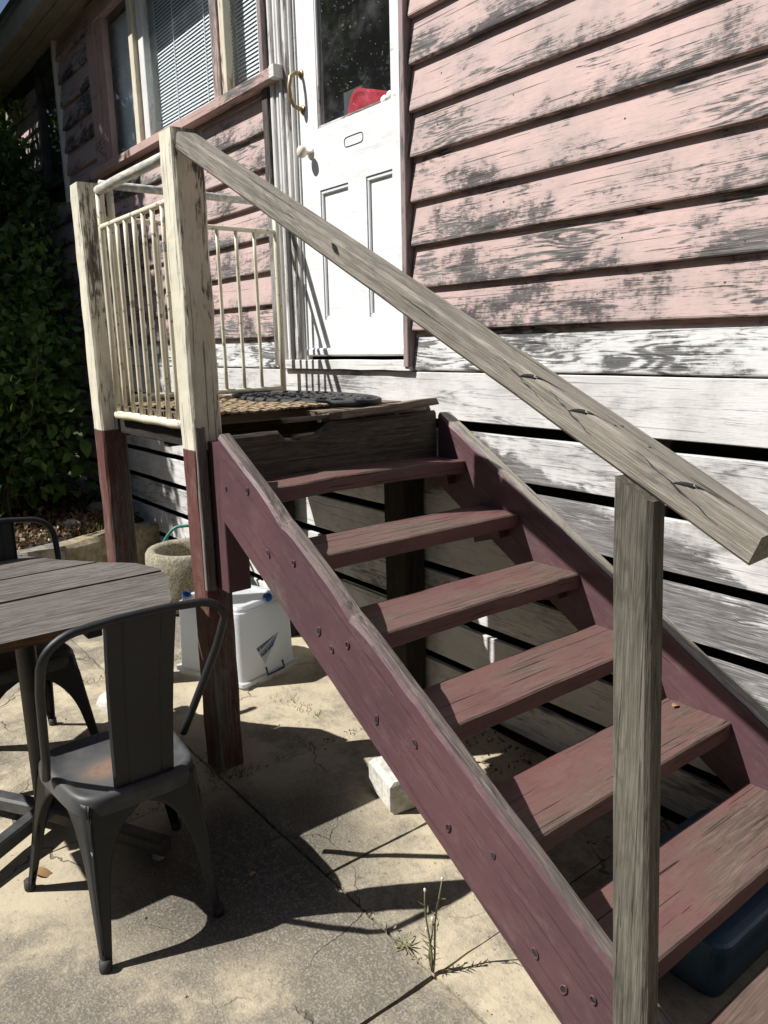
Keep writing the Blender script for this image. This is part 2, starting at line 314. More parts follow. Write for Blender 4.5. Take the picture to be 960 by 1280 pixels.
def label_mat():
    g = G('printed label'); tc = g.t.nodes.new('ShaderNodeTexCoord'); v = tc.outputs['Object']
    x = g.n('SeparateXYZ', None, _0=v).outputs
    band = g.ma('ADD', x[2], g.ma('MULTIPLY', x[1], -.45))
    c = g.mix(g.step(band, -.022, -.018), (.55, .58, .60), (.03, .05, .09))
    c = g.mix(g.step(band, -.006, -.003), c, (.10, .26, .52))
    c = g.mix(g.step(band, .012, .015), c, (.50, .56, .62))
    c = g.mix(g.step(band, .024, .027), c, (.05, .07, .11))
    c = g.mix(g.step(g.noi(v, 120, 2), .60, .64), c, (.6, .62, .64))
    return g.bsdf(c, .35)
M['label'] = label_mat()
def jute():
    g = G('woven jute'); v, raw = g.co()
    w = g.n('TexWave', {'bands_direction': 'Y'}, Vector=raw, Scale=16.0, Distortion=1.5, Detail=2.0, Detail_Scale=6.0).outputs[1]
    n = g.noi(v, 60, 5, .7)
    c = g.mix(g.ma('ADD', g.ma('MULTIPLY', w, .5), g.ma('MULTIPLY', n, .5)), (.14, .10, .06), (.46, .36, .24))
    return g.bsdf(c, .95, g.bump(g.ma('ADD', w, n), 1.0, .008), Specular_IOR_Level=.1)
M['jute'] = jute()

# ------------------------------------------------------------------ object helpers
def thing(name, label, cat, loc=(0, 0, 0), group=None, rz=0.0):
    o = bpy.data.objects.new(name, None); C.objects.link(o); o.empty_display_size = .1
    o.location = loc; o.rotation_euler = (0, 0, rz); o['label'] = label; o['category'] = cat
    if group: o['group'] = group
    return o
def tag(o, label, cat, group=None):
    o['label'] = label; o['category'] = cat
    if group: o['group'] = group
    return o
def wl(p):                                                             # world matrix of a parent chain
    m = Matrix.Identity(4)
    while p: m = p.matrix_basis @ m; p = p.parent
    return m
def link(name, me, parent=None, mtx=None, kind=None, label=None):
    o = bpy.data.objects.new(name, me); C.objects.link(o)
    mtx = mtx if mtx is not None else Matrix.Identity(4)
    if parent is not None:
        o.parent = parent; mtx = wl(parent).inverted() @ mtx
    o.matrix_basis = mtx
    if kind: o['kind'] = kind
    if label: o['label'] = label
    return o
def mesh(name, vs, fs, mats, smooth=False, fm=None):
    me = bpy.data.meshes.new(name); me.from_pydata([tuple(v) for v in vs], [], fs)
    for m in (mats if isinstance(mats, (list, tuple)) else [mats]): me.materials.append(m)
    if fm: me.polygons.foreach_set('material_index', fm)
    if smooth: me.polygons.foreach_set('use_smooth', [True]*len(me.polygons))
    me.validate(); me.update(); return me
def obj(name, vs, fs, mats, parent=None, smooth=False, fm=None, kind=None, label=None, centre=None):
    """verts in WORLD coordinates, origin moved to their centre"""
    vs = [Vector(v) for v in vs]
    c = Vector(centre) if centre is not None else sum(vs, Vector())/len(vs)
    return link(name, mesh(name, [v-c for v in vs], fs, mats, smooth, fm), parent, Matrix.Translation(c), kind, label)
def extrude(prof, xs, seed=0.0, jit=.0, f=6.0, ends=0.0):
    """closed profile [(y,z)] swept along local X through stations xs"""
    n = len(prof); vs = []; fs = []
    for i, x in enumerate(xs):
        for j, (y, z) in enumerate(prof):
            d = noise.noise_vector(Vector((x*f+seed, y*40+seed, z*40-seed)))*jit if jit else Vector()
            e = ends*noise.noise(Vector((y*90+seed, z*90, seed*3+i))) if ends and i in (0, len(xs)-1) else 0
            vs.append((x+e, y+d.y, z+d.z))
    for i in range(len(xs)-1):
        for j in range(n):
            a = i*n+j; b = i*n+(j+1) % n; fs.append((a, a+n, b+n, b))
    fs.append(tuple(range(n))); k = (len(xs)-1)*n; fs.append(tuple(range(k+n-1, k-1, -1)))
    return vs, fs
def rectp(t, w, c=.003):
    a, b = t/2, w/2
    return [(-a+c, -b), (a-c, -b), (a, -b+c), (a, b-c), (a-c, b), (-a+c, b), (-a, b-c), (-a, -b+c)]
SEED = [0.0]
def plank(name, p0, p1, w, t, m, parent=None, up=(0, 0, 1), seg=.06, jit=.0012, c=.003, ends=.0, kind=None, label=None, f=6.0, bow=0.0):
    """board from p0 to p1; w is its size along `up`, t its thickness"""
    p0 = Vector(p0); p1 = Vector(p1); ax = (p1-p0); L = ax.length; ax.normalize()
    z = Vector(up); z = (z-ax*z.dot(ax)).normalized(); y = z.cross(ax)
    n = max(1, min(60, int(L/seg))); xs = [-L/2+L*i/n for i in range(n+1)]
    SEED[0] += 3.7
    vs, fs = extrude(rectp(t, w, c), xs, SEED[0], jit, f, ends)
    if bow: vs = [(x, yy, zz+bow*((2*x/L)**2-1)) for x, yy, zz in vs]
    m4 = Matrix((ax, y, z)).transposed().to_4x4(); m4.translation = (p0+p1)/2
    return link(name, mesh(name, vs, fs, m), parent, m4, kind, label)
def box(name, a, b, m, parent=None, c=.003, jit=.0, kind=None, label=None):
    a = Vector(a); b = Vector(b); d = b-a
    ax = max(range(3), key=lambda i: d[i]); mid = (a+b)/2
    p0 = mid.copy(); p1 = mid.copy(); p0[ax] = a[ax]; p1[ax] = b[ax]
    up = (0, 0, 1) if ax != 2 else (0, 1, 0)
    w = d[2] if ax != 2 else d[1]; t = d[3-ax-2] if ax != 2 else d[0]
    return plank(name, p0, p1, w, t, m, parent, up, jit=jit, c=min(c, w*.3, t*.3), kind=kind, label=label)
def tubeg(pts, r, n=10, closed=False, cap=True, rs=None):
    pts = [Vector(p) for p in pts]; N = len(pts); vs = []; fs = []; prev = None
    for i, p in enumerate(pts):
        if closed: t = pts[(i+1) % N]-pts[i-1]
        else: t = pts[min(i+1, N-1)]-pts[max(i-1, 0)]
        t.normalize()
        if prev is None: u = t.orthogonal().normalized()
        else: u = (prev-t*prev.dot(t)).normalized()
        prev = u; w = t.cross(u); rr = rs[i] if rs else r
        for k in range(n):
            a = 2*pi*k/n; vs.append(p+(u*cos(a)+w*sin(a))*rr)
    for i in range(N if closed else N-1):
        for k in range(n):
            a = i*n+k; b = i*n+(k+1) % n; c2 = ((i+1) % N)*n+(k+1) % n; d = ((i+1) % N)*n+k
            fs.append((a, b, c2, d))
    if cap and not closed: fs += [tuple(range(n-1, -1, -1)), tuple(range((N-1)*n, N*n))]
    return vs, fs
def tube(name, pts, r, m, parent=None, n=10, closed=False, kind=None, rs=None, label=None):
    vs, fs = tubeg(pts, r, n, closed, rs=rs); return obj(name, vs, fs, m, parent, True, kind=kind, label=label)
def rod(name, p0, p1, r, m, parent=None, n=10):
    """straight bar with its origin at its middle and local X along it"""
    return tube(name, [Vector(p0).lerp(Vector(p1), i/6) for i in range(7)], r, m, parent, n)
def join(parts):
    V = []; F = []
    for vs, fs in parts:
        k = len(V); V += list(vs); F += [tuple(i+k for i in f) for f in fs]
    return V, F
def boxg(a, b):
    x0, y0, z0 = a; x1, y1, z1 = b
    v = [(x0, y0, z0), (x1, y0, z0), (x1, y1, z0), (x0, y1, z0), (x0, y0, z1), (x1, y0, z1), (x1, y1, z1), (x0, y1, z1)]
    return v, [(0, 3, 2, 1), (4, 5, 6, 7), (0, 1, 5, 4), (1, 2, 6, 5), (2, 3, 7, 6), (3, 0, 4, 7)]
def lathe(name, prof, c, m, parent=None, n=32, kind=None, label=None, axis=None, smooth=True):
    vs = []; fs = []; k = len(prof)
    for i in range(n):
        a = 2*pi*i/n
        for r, z in prof: vs.append((r*cos(a), r*sin(a), z))
    for i in range(n):
        j = (i+1) % n
        for q in range(k-1): fs.append((i*k+q, j*k+q, j*k+q+1, i*k+q+1))
    mt = Matrix.Translation(c)
    if axis is not None: mt = mt @ Vector((0, 0, 1)).rotation_difference(Vector(axis)).to_matrix().to_4x4()
    return link(name, mesh(name, vs, fs, m, smooth), parent, mt, kind, label)
def solid(o, t, off=0.0):
    md = o.modifiers.new('thickness', 'SOLIDIFY'); md.thickness = t; md.offset = off; return o
def blob(c, r, seed, sub=2, flat=1.0, jag=.28):
    import bmesh
    bm = bmesh.new(); bmesh.ops.create_icosphere(bm, subdivisions=sub, radius=1)
    vs = []
    for v in bm.verts:
        d = 1+jag*noise.noise(v.co*1.7+Vector((seed, seed*2, 0)))+jag*.4*noise.noise(v.co*4+Vector((seed, 0, 3)))
        vs.append(Vector(c)+Vector((v.co.x*r[0]*d, v.co.y*r[1]*d, v.co.z*r[2]*d*flat)))
    fs = [tuple(v.index for v in f.verts) for f in bm.faces]; bm.free(); return vs, fs

# ------------------------------------------------------------------ the ground and the patio slabs
vs = []; fs = []; n = 60
def gx(i): t = i/n*2-1; return 700*t**5+9*t
for j in range(n+1):
    for i in range(n+1):
        vs.append((gx(i), gx(j), -.075))
for j in range(n):
    for i in range(n): a = j*(n+1)+i; fs.append((a, a+1, a+n+2, a+n+1))
obj('ground', vs, fs, M['lawn'], kind='structure', centre=(0, 0, 0))
patio = bpy.data.objects.new('patio', None); C.objects.link(patio); patio['kind'] = 'structure'
def slab(x0, x1, y0, y1, zt):
    nx, ny = max(2, int((x1-x0)/.06)), max(2, int((y1-y0)/.06)); g = .004; SEED[0] += 2.3; s = SEED[0]
    vs = []; fs = []
    for j in range(ny+1):
        for i in range(nx+1):
            x = x0+g+(x1-x0-2*g)*i/nx; y = y0+g+(y1-y0-2*g)*j/ny
            edge = i in (0, nx) or j in (0, ny)
            z = zt+.0035*noise.noise(Vector((x*1.5, y*1.5, s)))
            if edge:
                z -= .007
                if i in (0, nx): x += .006*noise.noise(Vector((y*11, s, i)))
                if j in (0, ny): y += .006*noise.noise(Vector((x*11, s+4, j)))
            vs.append((x, y, z))
    for j in range(ny):
        for i in range(nx): a = j*(nx+1)+i; fs.append((a, a+1, a+nx+2, a+nx+1))
    ring = [i for i in range(nx+1)]+[j*(nx+1)+nx for j in range(1, ny+1)]+[ny*(nx+1)+i for i in range(nx-1, -1, -1)]+[j*(nx+1) for j in range(ny-1, 0, -1)]
    k = len(vs)
    for r in ring: vs.append((vs[r][0], vs[r][1], -.07))
    for q in range(len(ring)): a, b = ring[q], ring[(q+1) % len(ring)]; fs.append((b, a, k+q, k+(q+1) % len(ring)))
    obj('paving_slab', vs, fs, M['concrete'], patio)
ex = [-6.2, -4.8, -3.5, -2.2, -.86, .395, 1.65, 2.9, 4.2]; ey = [-5.1, -3.75, -2.45, -1.155, -.02]
for i in range(len(ex)-1):
    for j in range(len(ey)-1):
        if ex[i] == -.86 and ey[j] == -1.155:
            slab(-.86, -.145, -1.155, -.02, 0); slab(-.145, .395, -1.155, -.02, -.002); continue
        slab(ex[i], ex[i+1], ey[j], ey[j+1], R.uniform(-.004, .001))

# ------------------------------------------------------------------ the house
house = thing('house', 'pink weatherboard house with peeling paint, white door and white skirting boards', 'house', (-2, 0, 0))
PITCH, ZB = .18273, 2.8551
def weatherboard(x0, x1, z, mat_, h=PITCH, lo=-.037, hi=-.010):
    """lapped board: thick rounded lower edge, thin top"""
    prof = [(-.004, 0), (lo+.006, -.001), (lo+.001, .003), (lo, .009), ((lo+hi)/2, h*.5), (hi, h-.001), (-.004, h-.001)]
    prof = [(y, zz-h/2) for y, zz in prof]
    L = x1-x0; nst = max(2, int(L/.05)); SEED[0] += 5.1
    vs, fs = extrude(prof, [-L/2+L*i/nst for i in range(nst+1)], SEED[0], .0017, 3.0)
    link('weatherboard', mesh('weatherboard', vs, fs, mat_), house, Matrix.Translation(((x0+x1)/2, 0, z+h/2)))
k = -8
for k in range(-8, 7):
    z = ZB-k*PITCH
    if z > 4.25: continue
    weatherboard(-.992, 2.6, z, M['pink'])
weatherboard(-.992, 2.6, ZB-7*PITCH+.006, M['white_grey'], PITCH-.007, -.026, -.008)
for k in range(-8, 7):
    z = ZB-k*PITCH
    if z > 4.25: continue
    if z+PITCH < 3.07: weatherboard(-9.0 if z < 3.0 else -5.70, -2.21, z, M['pink'])
    else: weatherboard(-9.0 if z < 3.0 else -5.70, -4.86, z, M['pink'])
weatherboard(-9.0, -2.21, ZB-7*PITCH+.006, M['white_grey'], PITCH-.007, -.026, -.008)
# rusted nail heads along the lower edge of the boards
M['nail'] = simple('rusted nail', (.05, .03, .022), (.10, .06, .045), 60, .8, .2)
parts = []
for x0, x1, zt in ((-.95, 2.5, 4.1), (-5.6, -2.3, 3.0)):
    for k in range(-7, 7):
        z = ZB-k*PITCH
        if z > zt or z+PITCH > zt+.05: continue
        x = x0+R.uniform(.05, .2)
        while x < x1:
            for q in range(1 if R.random() < .6 else 2):
                zz = z+R.uniform(.022, .042)+q*.07; yy = -.037+.027*(zz-z)/PITCH+.0005
                parts.append(blob((x+R.uniform(-.01, .01), yy, zz), (.0045, .0016, .0045), R.random()*9, 1, 1, .3))
            x += .45+R.uniform(-.05, .05)
obj('nail_heads', *join(parts), M['nail'], house, kind='stuff')
# skirting boards with open gaps
GP, ZG = .2255, 1.3676
plank('skirting_board', (-9.0, -.012, (1.576+ZG)/2), (2.6, -.012, (1.576+ZG)/2), 1.574-ZG, .022, M['skirt'], house)
for k in range(6):
    top = ZG-.040-k*GP+R.uniform(-.004, .004); bot = ZG-(k+1)*GP
    if k == 5: bot = .03
    plank('skirting_board', (-9.0, -.012, (top+bot)/2), (2.6, -.012, (top+bot)/2), top-bot, .022, M['skirt'], house, jit=.003)
for x in (-5.2, -3.6, .2, 1.9): box('stump', (x, .02, -.07), (x+.1, .12, 1.55), M['underfloor'], house)
# wall body behind the boards
def wallg(x0, x1, z0, z1): return boxg((x0, .012, z0), (x1, .10, z1))
V, F = join([wallg(-9.0, -5.72, 1.56, 3.2), wallg(-9.0, -6.4, 3.202, 4.198), wallg(-5.72, -4.72, 1.56, 4.42), wallg(-4.718, -2.16, 1.56, 3.07), wallg(-1.02, 2.6, 1.56, 4.42), wallg(-4.718, -1.022, 4.14, 4.42), wallg(-2.158, -1.90, 1.56, 4.138), wallg(-9.0, -5.722, 4.2, 4.42)])
obj('wall_frame', V, F, M['underfloor'], house)
V, F = join([boxg((-6.5, 2.6, -.07), (2.7, 2.7, 4.5)), boxg((-6.5, .103, -.07), (-6.42, 2.598, 4.5)), boxg((2.62, .103, -.07), (2.7, 2.598, 4.5))])
obj('inner_wall', V, F, M['room'], house)
box('floor', (-6.42, .105, 1.50), (2.6, 2.6, 1.56), M['underfloor'], house)
box('ceiling', (-6.42, .105, 4.43), (2.6, 2.6, 4.5), M['room'], house)
# eave and roof
soff = [box('eave_board', (-9.0, -.335+q*.113, 4.305), (2.6, -.335+q*.113+.109, 4.325), M['roof'], house) for q in range(3)]
box('fascia', (-9.0, -.365, 4.25), (2.6, -.338, 4.418), M['roof'], house)
vs = [(-9.1, -.40, 4.445), (2.7, -.40, 4.445), (2.7, 3.0, 5.96), (-9.1, 3.0, 5.96)]
rf = obj('roof', vs, [(0, 1, 2, 3)], M['foot_metal'], house); solid(rf, .04)
# corner and left dark side window
plank('corner_board', (-5.71, -.028, 3.0), (-5.71, -.028, 4.3), .05, .05, M['white_old'], house, up=(1, 0, 0))
sw = obj('side_window', *join([boxg((-6.38, -.03, 3.20), (-6.31, .02, 4.28)), boxg((-6.31, -.03, 3.20), (-5.74, .02, 3.25)), boxg((-6.31, -.03, 4.2), (-5.74, .02, 4.28))]), M['foot_metal'], house)
V, F = boxg((-6.31, .0, 3.25), (-5.74, .004, 4.2)); obj('pane', V, F, M['glass'], sw)
V, F = boxg((-6.31, .05, 3.2), (-5.74, .06, 4.2)); obj('curtain', V, F, M['underfloor'], sw)
# main window
def win():
    w = thing_part = obj('window', *join([boxg((-4.87, -.045, 3.13), (-4.70, .015, 4.27)), boxg((-4.70, -.045, 4.14), (-2.17, .015, 4.27))]), M['pink_trim'], house)
    plank('sill', (-4.90, -.045, 3.085), (-2.035, -.045, 3.085), .055, .105, M['pink_trim'], w)
    plank('sill_end', (-2.032, -.045, 3.088), (-1.985, -.045, 3.088), .062, .112, M['white_old'], w)
    box('apron', (-4.86, -.030, 3.03), (-2.21, -.004, 3.055), M['pink_dark'], w)
    for x0, x1, m_, y in ((-4.695, -4.56, 'pink_trim', .0), (-4.01, -3.935, 'cream', -.02), (-3.925, -3.83, 'white_old', .012), (-2.77, -2.68, 'pink_trim', -.02), (-2.675, -2.615, 'cream', -.01), (-2.20, -2.165, 'pink_dark', -.02)):
        plank('mullion', ((x0+x1)/2, y, 3.135), ((x0+x1)/2, y, 4.138), x1-x0, .05, M[m_], w, up=(1, 0, 0))
    box('sash_rail', (-4.53, -.01, 3.116), (-2.205, .03, 3.165), M['cream'], w)
    for x0, x1 in ((-4.56, -4.01), (-3.83, -2.79), (-2.615, -2.20)):
        V, F = boxg((x0, .006, 3.165), (x1, .010, 4.138)); obj('pane', V, F, M['glass'], w)
    parts = []
    z = 3.14
    while z < 4.2:
        for x0, x1 in ((-3.84, -2.70), (-2.66, -2.1)):
            y0, y1, dz = .064, .076, .0212
            parts.append(([(x0, y0, z), (x1, y0, z), (x1, y0+.003, z+dz*.5), (x0, y0+.003, z+dz*.5), (x1, y1, z+dz), (x0, y1, z+dz)], [(0, 1, 2, 3), (3, 2, 4, 5)]))
        z += .0215
    for x in (-3.5, -3.05, -2.4): parts.append(boxg((x, .058, 3.13), (x+.004, .062, 4.2)))
    obj('blind_slats', *join(parts), M['blind'], w, kind='stuff')
    V, F = boxg((-4.7, .09, 3.0), (-3.86, .10, 4.3)); obj('curtain', V, F, M['blind'], w)
    V, F = boxg((-3.86, .11, 3.0), (-2.05, .12, 4.3)); obj('backing', V, F, M['grey_panel'], w)
    return w
win()
# dark weathered strip and moulded architrave beside the door
plank('corner_strip', (-2.178, -.025, 1.60), (-2.178, -.025, 3.05), .058, .05, M['strip_dark'], house, up=(1, 0, 0), jit=.003)
plank('reveal_strip', (-2.148, -.045, 3.125), (-2.148, -.045, 4.25), .035, .06, M['pink_dark'], house, up=(1, 0, 0))
arch = obj('architrave', *boxg((-2.128, -.02, 1.632), (-1.90, .014, 4.25)), M['white_old'], house)
for x, w_, y in ((-2.110, .034, -.034), (-2.062, .030, -.028), (-2.020, .026, -.036), (-1.972, .036, -.030), (-1.925, .022, -.026)):
    plank('bead', (x, y, 1.632), (x, y, 4.25), w_, .024, M['white_old'], arch, up=(1, 0, 0), c=.006)
plank('architrave', (-1.014, -.03, 1.60), (-1.014, -.03, 4.25), .034, .055, M['pink_dark'], house, up=(1, 0, 0))
box('door_head', (-1.898, -.03, 4.02), (-1.034, .014, 4.25), M['white_old'], house)
th = plank('threshold', (-2.13, -.024, 1.605), (-1.0, -.024, 1.605), .05, .048, M['white_old'], house, ends=.006, jit=.003)
# door
door = obj('door', *join([boxg((-1.893, -.012, 1.655), (-1.730, .030, 4.01)), boxg((-1.036-.105, -.012, 1.655), (-1.036, .030, 4.01)),
     boxg((-1.730, -.012, 2.475), (-1.141, .030, 2.765)), boxg((-1.730, -.012, 1.655), (-1.141, .030, 1.835)), boxg((-1.730, -.012, 3.88), (-1.141, .030, 4.01)), boxg((-1.485, -.012, 1.835), (-1.34, .030, 2.475))]), M['white'], house)
for q in range(6): weatherboard(-9.0, -6.39, 3.2208-.1827+q*PITCH, M['pink'])
for x0, x1 in ((-1.730, -1.485), (-1.34, -1.141)):
    obj('panel', *boxg((x0, .006, 1.835), (x1, .022, 2.475)), M['white'], door)
    for a, b in (((x0, -.006, 2.455), (x1, .006, 2.475)), ((x0, -.004, 1.835), (x1, .006, 1.852)), ((x0, -.006, 1.852), (x0+.014, .006, 2.455)), ((x1-.012, -.006, 1.852), (x1, .006, 2.455))):
        box('moulding', a, b, M['white'], door, c=.004)
box('weather_bar', (-1.88, -.040, 1.648), (-1.038, -.0125, 1.690), M['white'], door, c=.008)
obj('pane', *boxg((-1.730, .006, 2.765), (-1.141, .010, 3.88)), M['glass'], door)
box('glazing_bead', (-1.730, -.010, 2.765), (-1.716, .004, 3.88), M['white_old'], door)
box('glazing_bead', (-1.716, -.010, 2.765), (-1.141, .004, 2.777), M['white_old'], door)
pts = [(-1.862, -.013, 3.05), (-1.862, -.045, 3.052), (-1.866, -.075, 3.03), (-1.867, -.085, 2.98), (-1.866, -.080, 2.93), (-1.862, -.062, 2.895), (-1.858, -.035, 2.885), (-1.858, -.013, 2.882)]
h_ = tube('pull_handle', pts, .011, M['bronze'], door, 10)
lathe('handle_plate', [(0, 0), (.022, 0), (.020, .006), (.0, .008)], (-1.862, -.012, 3.05), M['bronze'], door, 16, axis=(0, -1, 0))
lathe('handle_plate', [(0, 0), (.022, 0), (.020, .006), (.0, .008)], (-1.858, -.012, 2.882), M['bronze'], door, 16, axis=(0, -1, 0))
lathe('knob', [(0, 0), (.028, 0), (.027, .006), (.012, .012), (.011, .030), (.024, .040), (.031, .055), (.027, .070), (.012, .078), (0, .079)], (-1.80, -.012, 2.665), M['ivory'], door, 20, axis=(0, -1, 0))
pts = []
for i in range(28):
    a = 2*pi*i/28; ca, sa = cos(a), sin(a)
    pts.append((-1.43+.075*(abs(ca)**.35)*(1 if ca > 0 else -1), -.0125, 2.655+.022*(abs(sa)**.5)*(1 if sa > 0 else -1)))
tube('letter_slot', pts, .0022, M['foot_metal'], door, 6, closed=True)
# inside the door: towel, lace edge and grey board
V = []; F = []; nu, nv = 22, 16
for j in range(nv+1):
    for i in range(nu+1):
        u, v = i/nu, j/nv
        x = -1.60+.40*u+.03*sin(v*3); top = 2.905-.12*(abs(u-.30)/.30 if u < .30 else (u-.30)/.70*.75)
        z = 2.60+(top-2.60)*v; y = .06+.02*sin(u*14+v*2)*(1-v*.4)+.012*noise.noise(Vector((u*6, v*6, 2)))
        V.append((x+.05*(1-v)*(u-.5), y, z))
for j in range(nv):
    for i in range(nu): a = j*(nu+1)+i; F.append((a, a+1, a+nu+2, a+nu+1))
tag(solid(obj('towel', V, F, M['red_cloth'], smooth=True), .006), 'red towel hanging inside behind the glass of the white door', 'towel')
pts = []
V, F = join([blob((-1.20+.042*i, -.004, 2.775+.010*abs(sin(i*1.3))), (.024, .010, .020), i, 2, 1, .1) for i in range(3)])
obj('paint_scallop', V, F, M['white'], door, True)
M['dim_board'] = simple('dim grey board', (.050, .048, .055), (.065, .062, .07), 4, .8, .1)
tag(obj('leaning_board', *boxg((-1.86, .10, 2.45), (-1.50, .12, 2.93)), M['dim_board']), 'plain grey board standing inside behind the lower left of the door glass', 'board')

# ------------------------------------------------------------------ landing: posts, deck, railing
landing = thing('landing', 'small raised timber landing with cream posts and pipe railing at the white door', 'landing', (-1.5, -.6, 0))
plank('post', (-1.000, -1.088, -.02), (-1.000, -1.088, 2.452), .118, .118, M['post'], landing, up=(1, 0, 0), c=.009, jit=.004, f=9, label='cream and red corner post carrying the handrail')
plank('post', (-2.062, -1.082, -.02), (-2.062, -1.082, 2.45), .124, .118, M['post'], landing, up=(1, 0, 0), c=.009, jit=.004, f=9, label='cream and red corner post away from the stair')
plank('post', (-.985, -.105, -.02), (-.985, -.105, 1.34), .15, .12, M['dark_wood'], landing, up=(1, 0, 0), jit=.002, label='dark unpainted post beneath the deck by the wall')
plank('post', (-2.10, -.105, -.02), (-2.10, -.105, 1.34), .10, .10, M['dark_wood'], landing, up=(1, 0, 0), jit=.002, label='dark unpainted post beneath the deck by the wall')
plank('cover_strip', (-.930, -1.128, .78), (-.930, -1.128, 1.415), .018, .040, M['grey'], landing, up=(1, 0, 0), jit=.003, ends=.01)
plank('packer', (-.886, -1.05, .785), (-.886, -1.05, 1.36), .10, .095, M['maroon'], landing, up=(1, 0, 0))
# bearers and deck boards
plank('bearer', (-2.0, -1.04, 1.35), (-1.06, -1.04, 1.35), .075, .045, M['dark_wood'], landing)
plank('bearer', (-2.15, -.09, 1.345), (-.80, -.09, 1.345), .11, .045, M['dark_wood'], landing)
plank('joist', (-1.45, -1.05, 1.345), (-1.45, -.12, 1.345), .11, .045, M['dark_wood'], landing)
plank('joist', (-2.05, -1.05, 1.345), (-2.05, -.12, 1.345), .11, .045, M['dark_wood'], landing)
x = -2.14
while x < -1.05:
    plank('deck_board', (x, -1.04+R.uniform(-.008, .008), 1.421), (x, -.035, 1.421), .135, .036, M['deck'], landing, up=(1, 0, 0), jit=.003, ends=.01)
    x += .142
plank('deck_board', (-.955, -.60, 1.421), (-.955, -.04, 1.421), .12, .034, M['deck'], landing, up=(1, 0, 0), jit=.004, ends=.04, label='rotted deck board with its near end broken off')
plank('deck_board', (-.800, -.62, 1.426), (-.800, -.115, 1.452), .15, .030, M['deck'], landing, up=(1, 0, .12), jit=.006, ends=.05, label='curled and split nosing board')
pc = plank('splinter', (-.86, -.80, 1.42), (-.80, -.52, 1.428), .05, .016, M['deck'], landing, up=(1, 0, 0), jit=.004, ends=.03)
# rotted riser at the head of the stair
def riser():
    xs = [i/40 for i in range(41)]; V = []; F = []
    for u in xs:
        y = -1.088+(.983)*u
        zt = 1.395+.006*noise.noise(Vector((u*9, 1, 1)))
        if .20 < u < .43: zt -= .030*min(1, (u-.20)/.02)*min(1, (.43-u)/.05)*(1+.4*noise.noise(Vector((u*60, 0, 0))))
        if u > .43: zt += .015+.01*noise.noise(Vector((u*20, 5, 1)))
        zt += .016*max(0, u-.5)
        bx = .012*noise.noise(Vector((u*5, 3, 0)))
        for xx, z in ((-.800, 1.215), (-.752+bx*.3, 1.215), (-.752+bx, 1.31), (-.756+bx*.6, zt-.012), (-.766, zt), (-.800, zt-.004)): V.append((xx, y, z))
    for i in range(40):
        for j in range(6): a = i*6+j; b = i*6+(j+1) % 6; F.append((a, b, b+6, a+6))
    F += [(0, 1, 2, 3, 4, 5), tuple(range(245, 239, -1))]
    # local X must run along the board
    c = Vector((-.775, -.6, 1.32)); m4 = Matrix(((0, 1, 0), (1, 0, 0), (0, 0, -1))).transposed().to_4x4(); m4.translation = c
    inv = m4.inverted()
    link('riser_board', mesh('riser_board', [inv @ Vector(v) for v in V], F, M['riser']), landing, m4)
riser()
# pipe railings
YR = -1.085
rl = tube('railing', [(-1.118, YR, 2.40), (-1.3, YR, 2.40), (-1.6, YR, 2.402), (-1.9, YR, 2.40)], .021, M['galv'], landing, 14, label='front railing panel of cream pipe')
rod('rail_pipe', (-1.90, YR, 2.245), (-1.06, YR, 2.245), .0125, M['pipe'], rl)
tube('rail_pipe', [(-1.92+.09*i, YR, 1.405-.002*sin(i*2)) for i in range(10)], .019, M['pipe'], rl, 12)
tube('upright', [(-1.905, YR, 2.41), (-1.905, YR, 2.2), (-1.905, YR, 1.8), (-1.905, YR, 1.41)], .014, M['pipe'], rl)
for i in range(8): rod('bar', (-1.808+.099*i, YR, 2.24), (-1.808+.099*i, YR, 1.41), .0098, M['pipe'], rl)
XR = -2.04
el = tube('railing', [(XR, -1.03, 2.455), (XR, -.7, 2.455), (XR, -.4, 2.452), (XR, -.10, 2.452)], .019, M['galv'], landing, 14, label='end railing panel of cream pipe against the pink boards')
rod('rail_pipe', (XR, -1.02, 2.305), (XR, -.10, 2.305), .0125, M['pipe'], el)
rod('rail_pipe', (XR, -1.02, 1.475), (XR, -.10, 1.475), .014, M['pipe'], el)
tube('upright', [(XR, -.100, 2.46), (XR, -.100, 2.2), (XR, -.100, 1.8), (XR, -.100, 1.44)], .0165, M['pipe'], el)
tube('upright', [(XR, -.985, 2.46), (XR, -.985, 2.2), (XR, -.985, 1.8), (XR, -.985, 1.44)], .016, M['pipe'], el)
for i in range(7): rod('bar', (XR, -.235-.107*i, 2.30), (XR, -.235-.107*i, 1.475), .0098, M['pipe'], el)
# doormats
V = []; F = []; nx, ny = 30, 26
for j in range(ny+1):
    for i in range(nx+1):
        x = -1.98+.98*i/nx+.012*noise.noise(Vector((j*.7, i*.1, 0))); y = -1.0+.50*j/ny+.012*noise.noise(Vector((i*.6, 2, 0)))
        V.append((x, y, 1.447+.006*sin(j*1.25)**2+.004*noise.noise(Vector((x*30, y*30, 0)))+.010*(noise.noise(Vector((x*3, y*3, 4)))+.4)))
for j in range(ny):
    for i in range(nx): a = j*(nx+1)+i; F.append((a, a+1, a+nx+2, a+nx+1))
tag(solid(obj('doormat', V, F, M['jute']), .008), 'coarse straw coloured jute doormat on the landing beside the corner post', 'doormat')
parts = []
cx, cy, A, B = -1.49, -.33, .545, .235
def el_(t, k): return (cx+A*k*cos(t), cy+B*k*sin(t), 1.458)
parts.append(tubeg([el_(2*pi*i/60, 1) for i in range(60)], .013, 8, True))
parts.append(tubeg([el_(2*pi*i/60, .84) for i in range(60)], .008, 6, True))
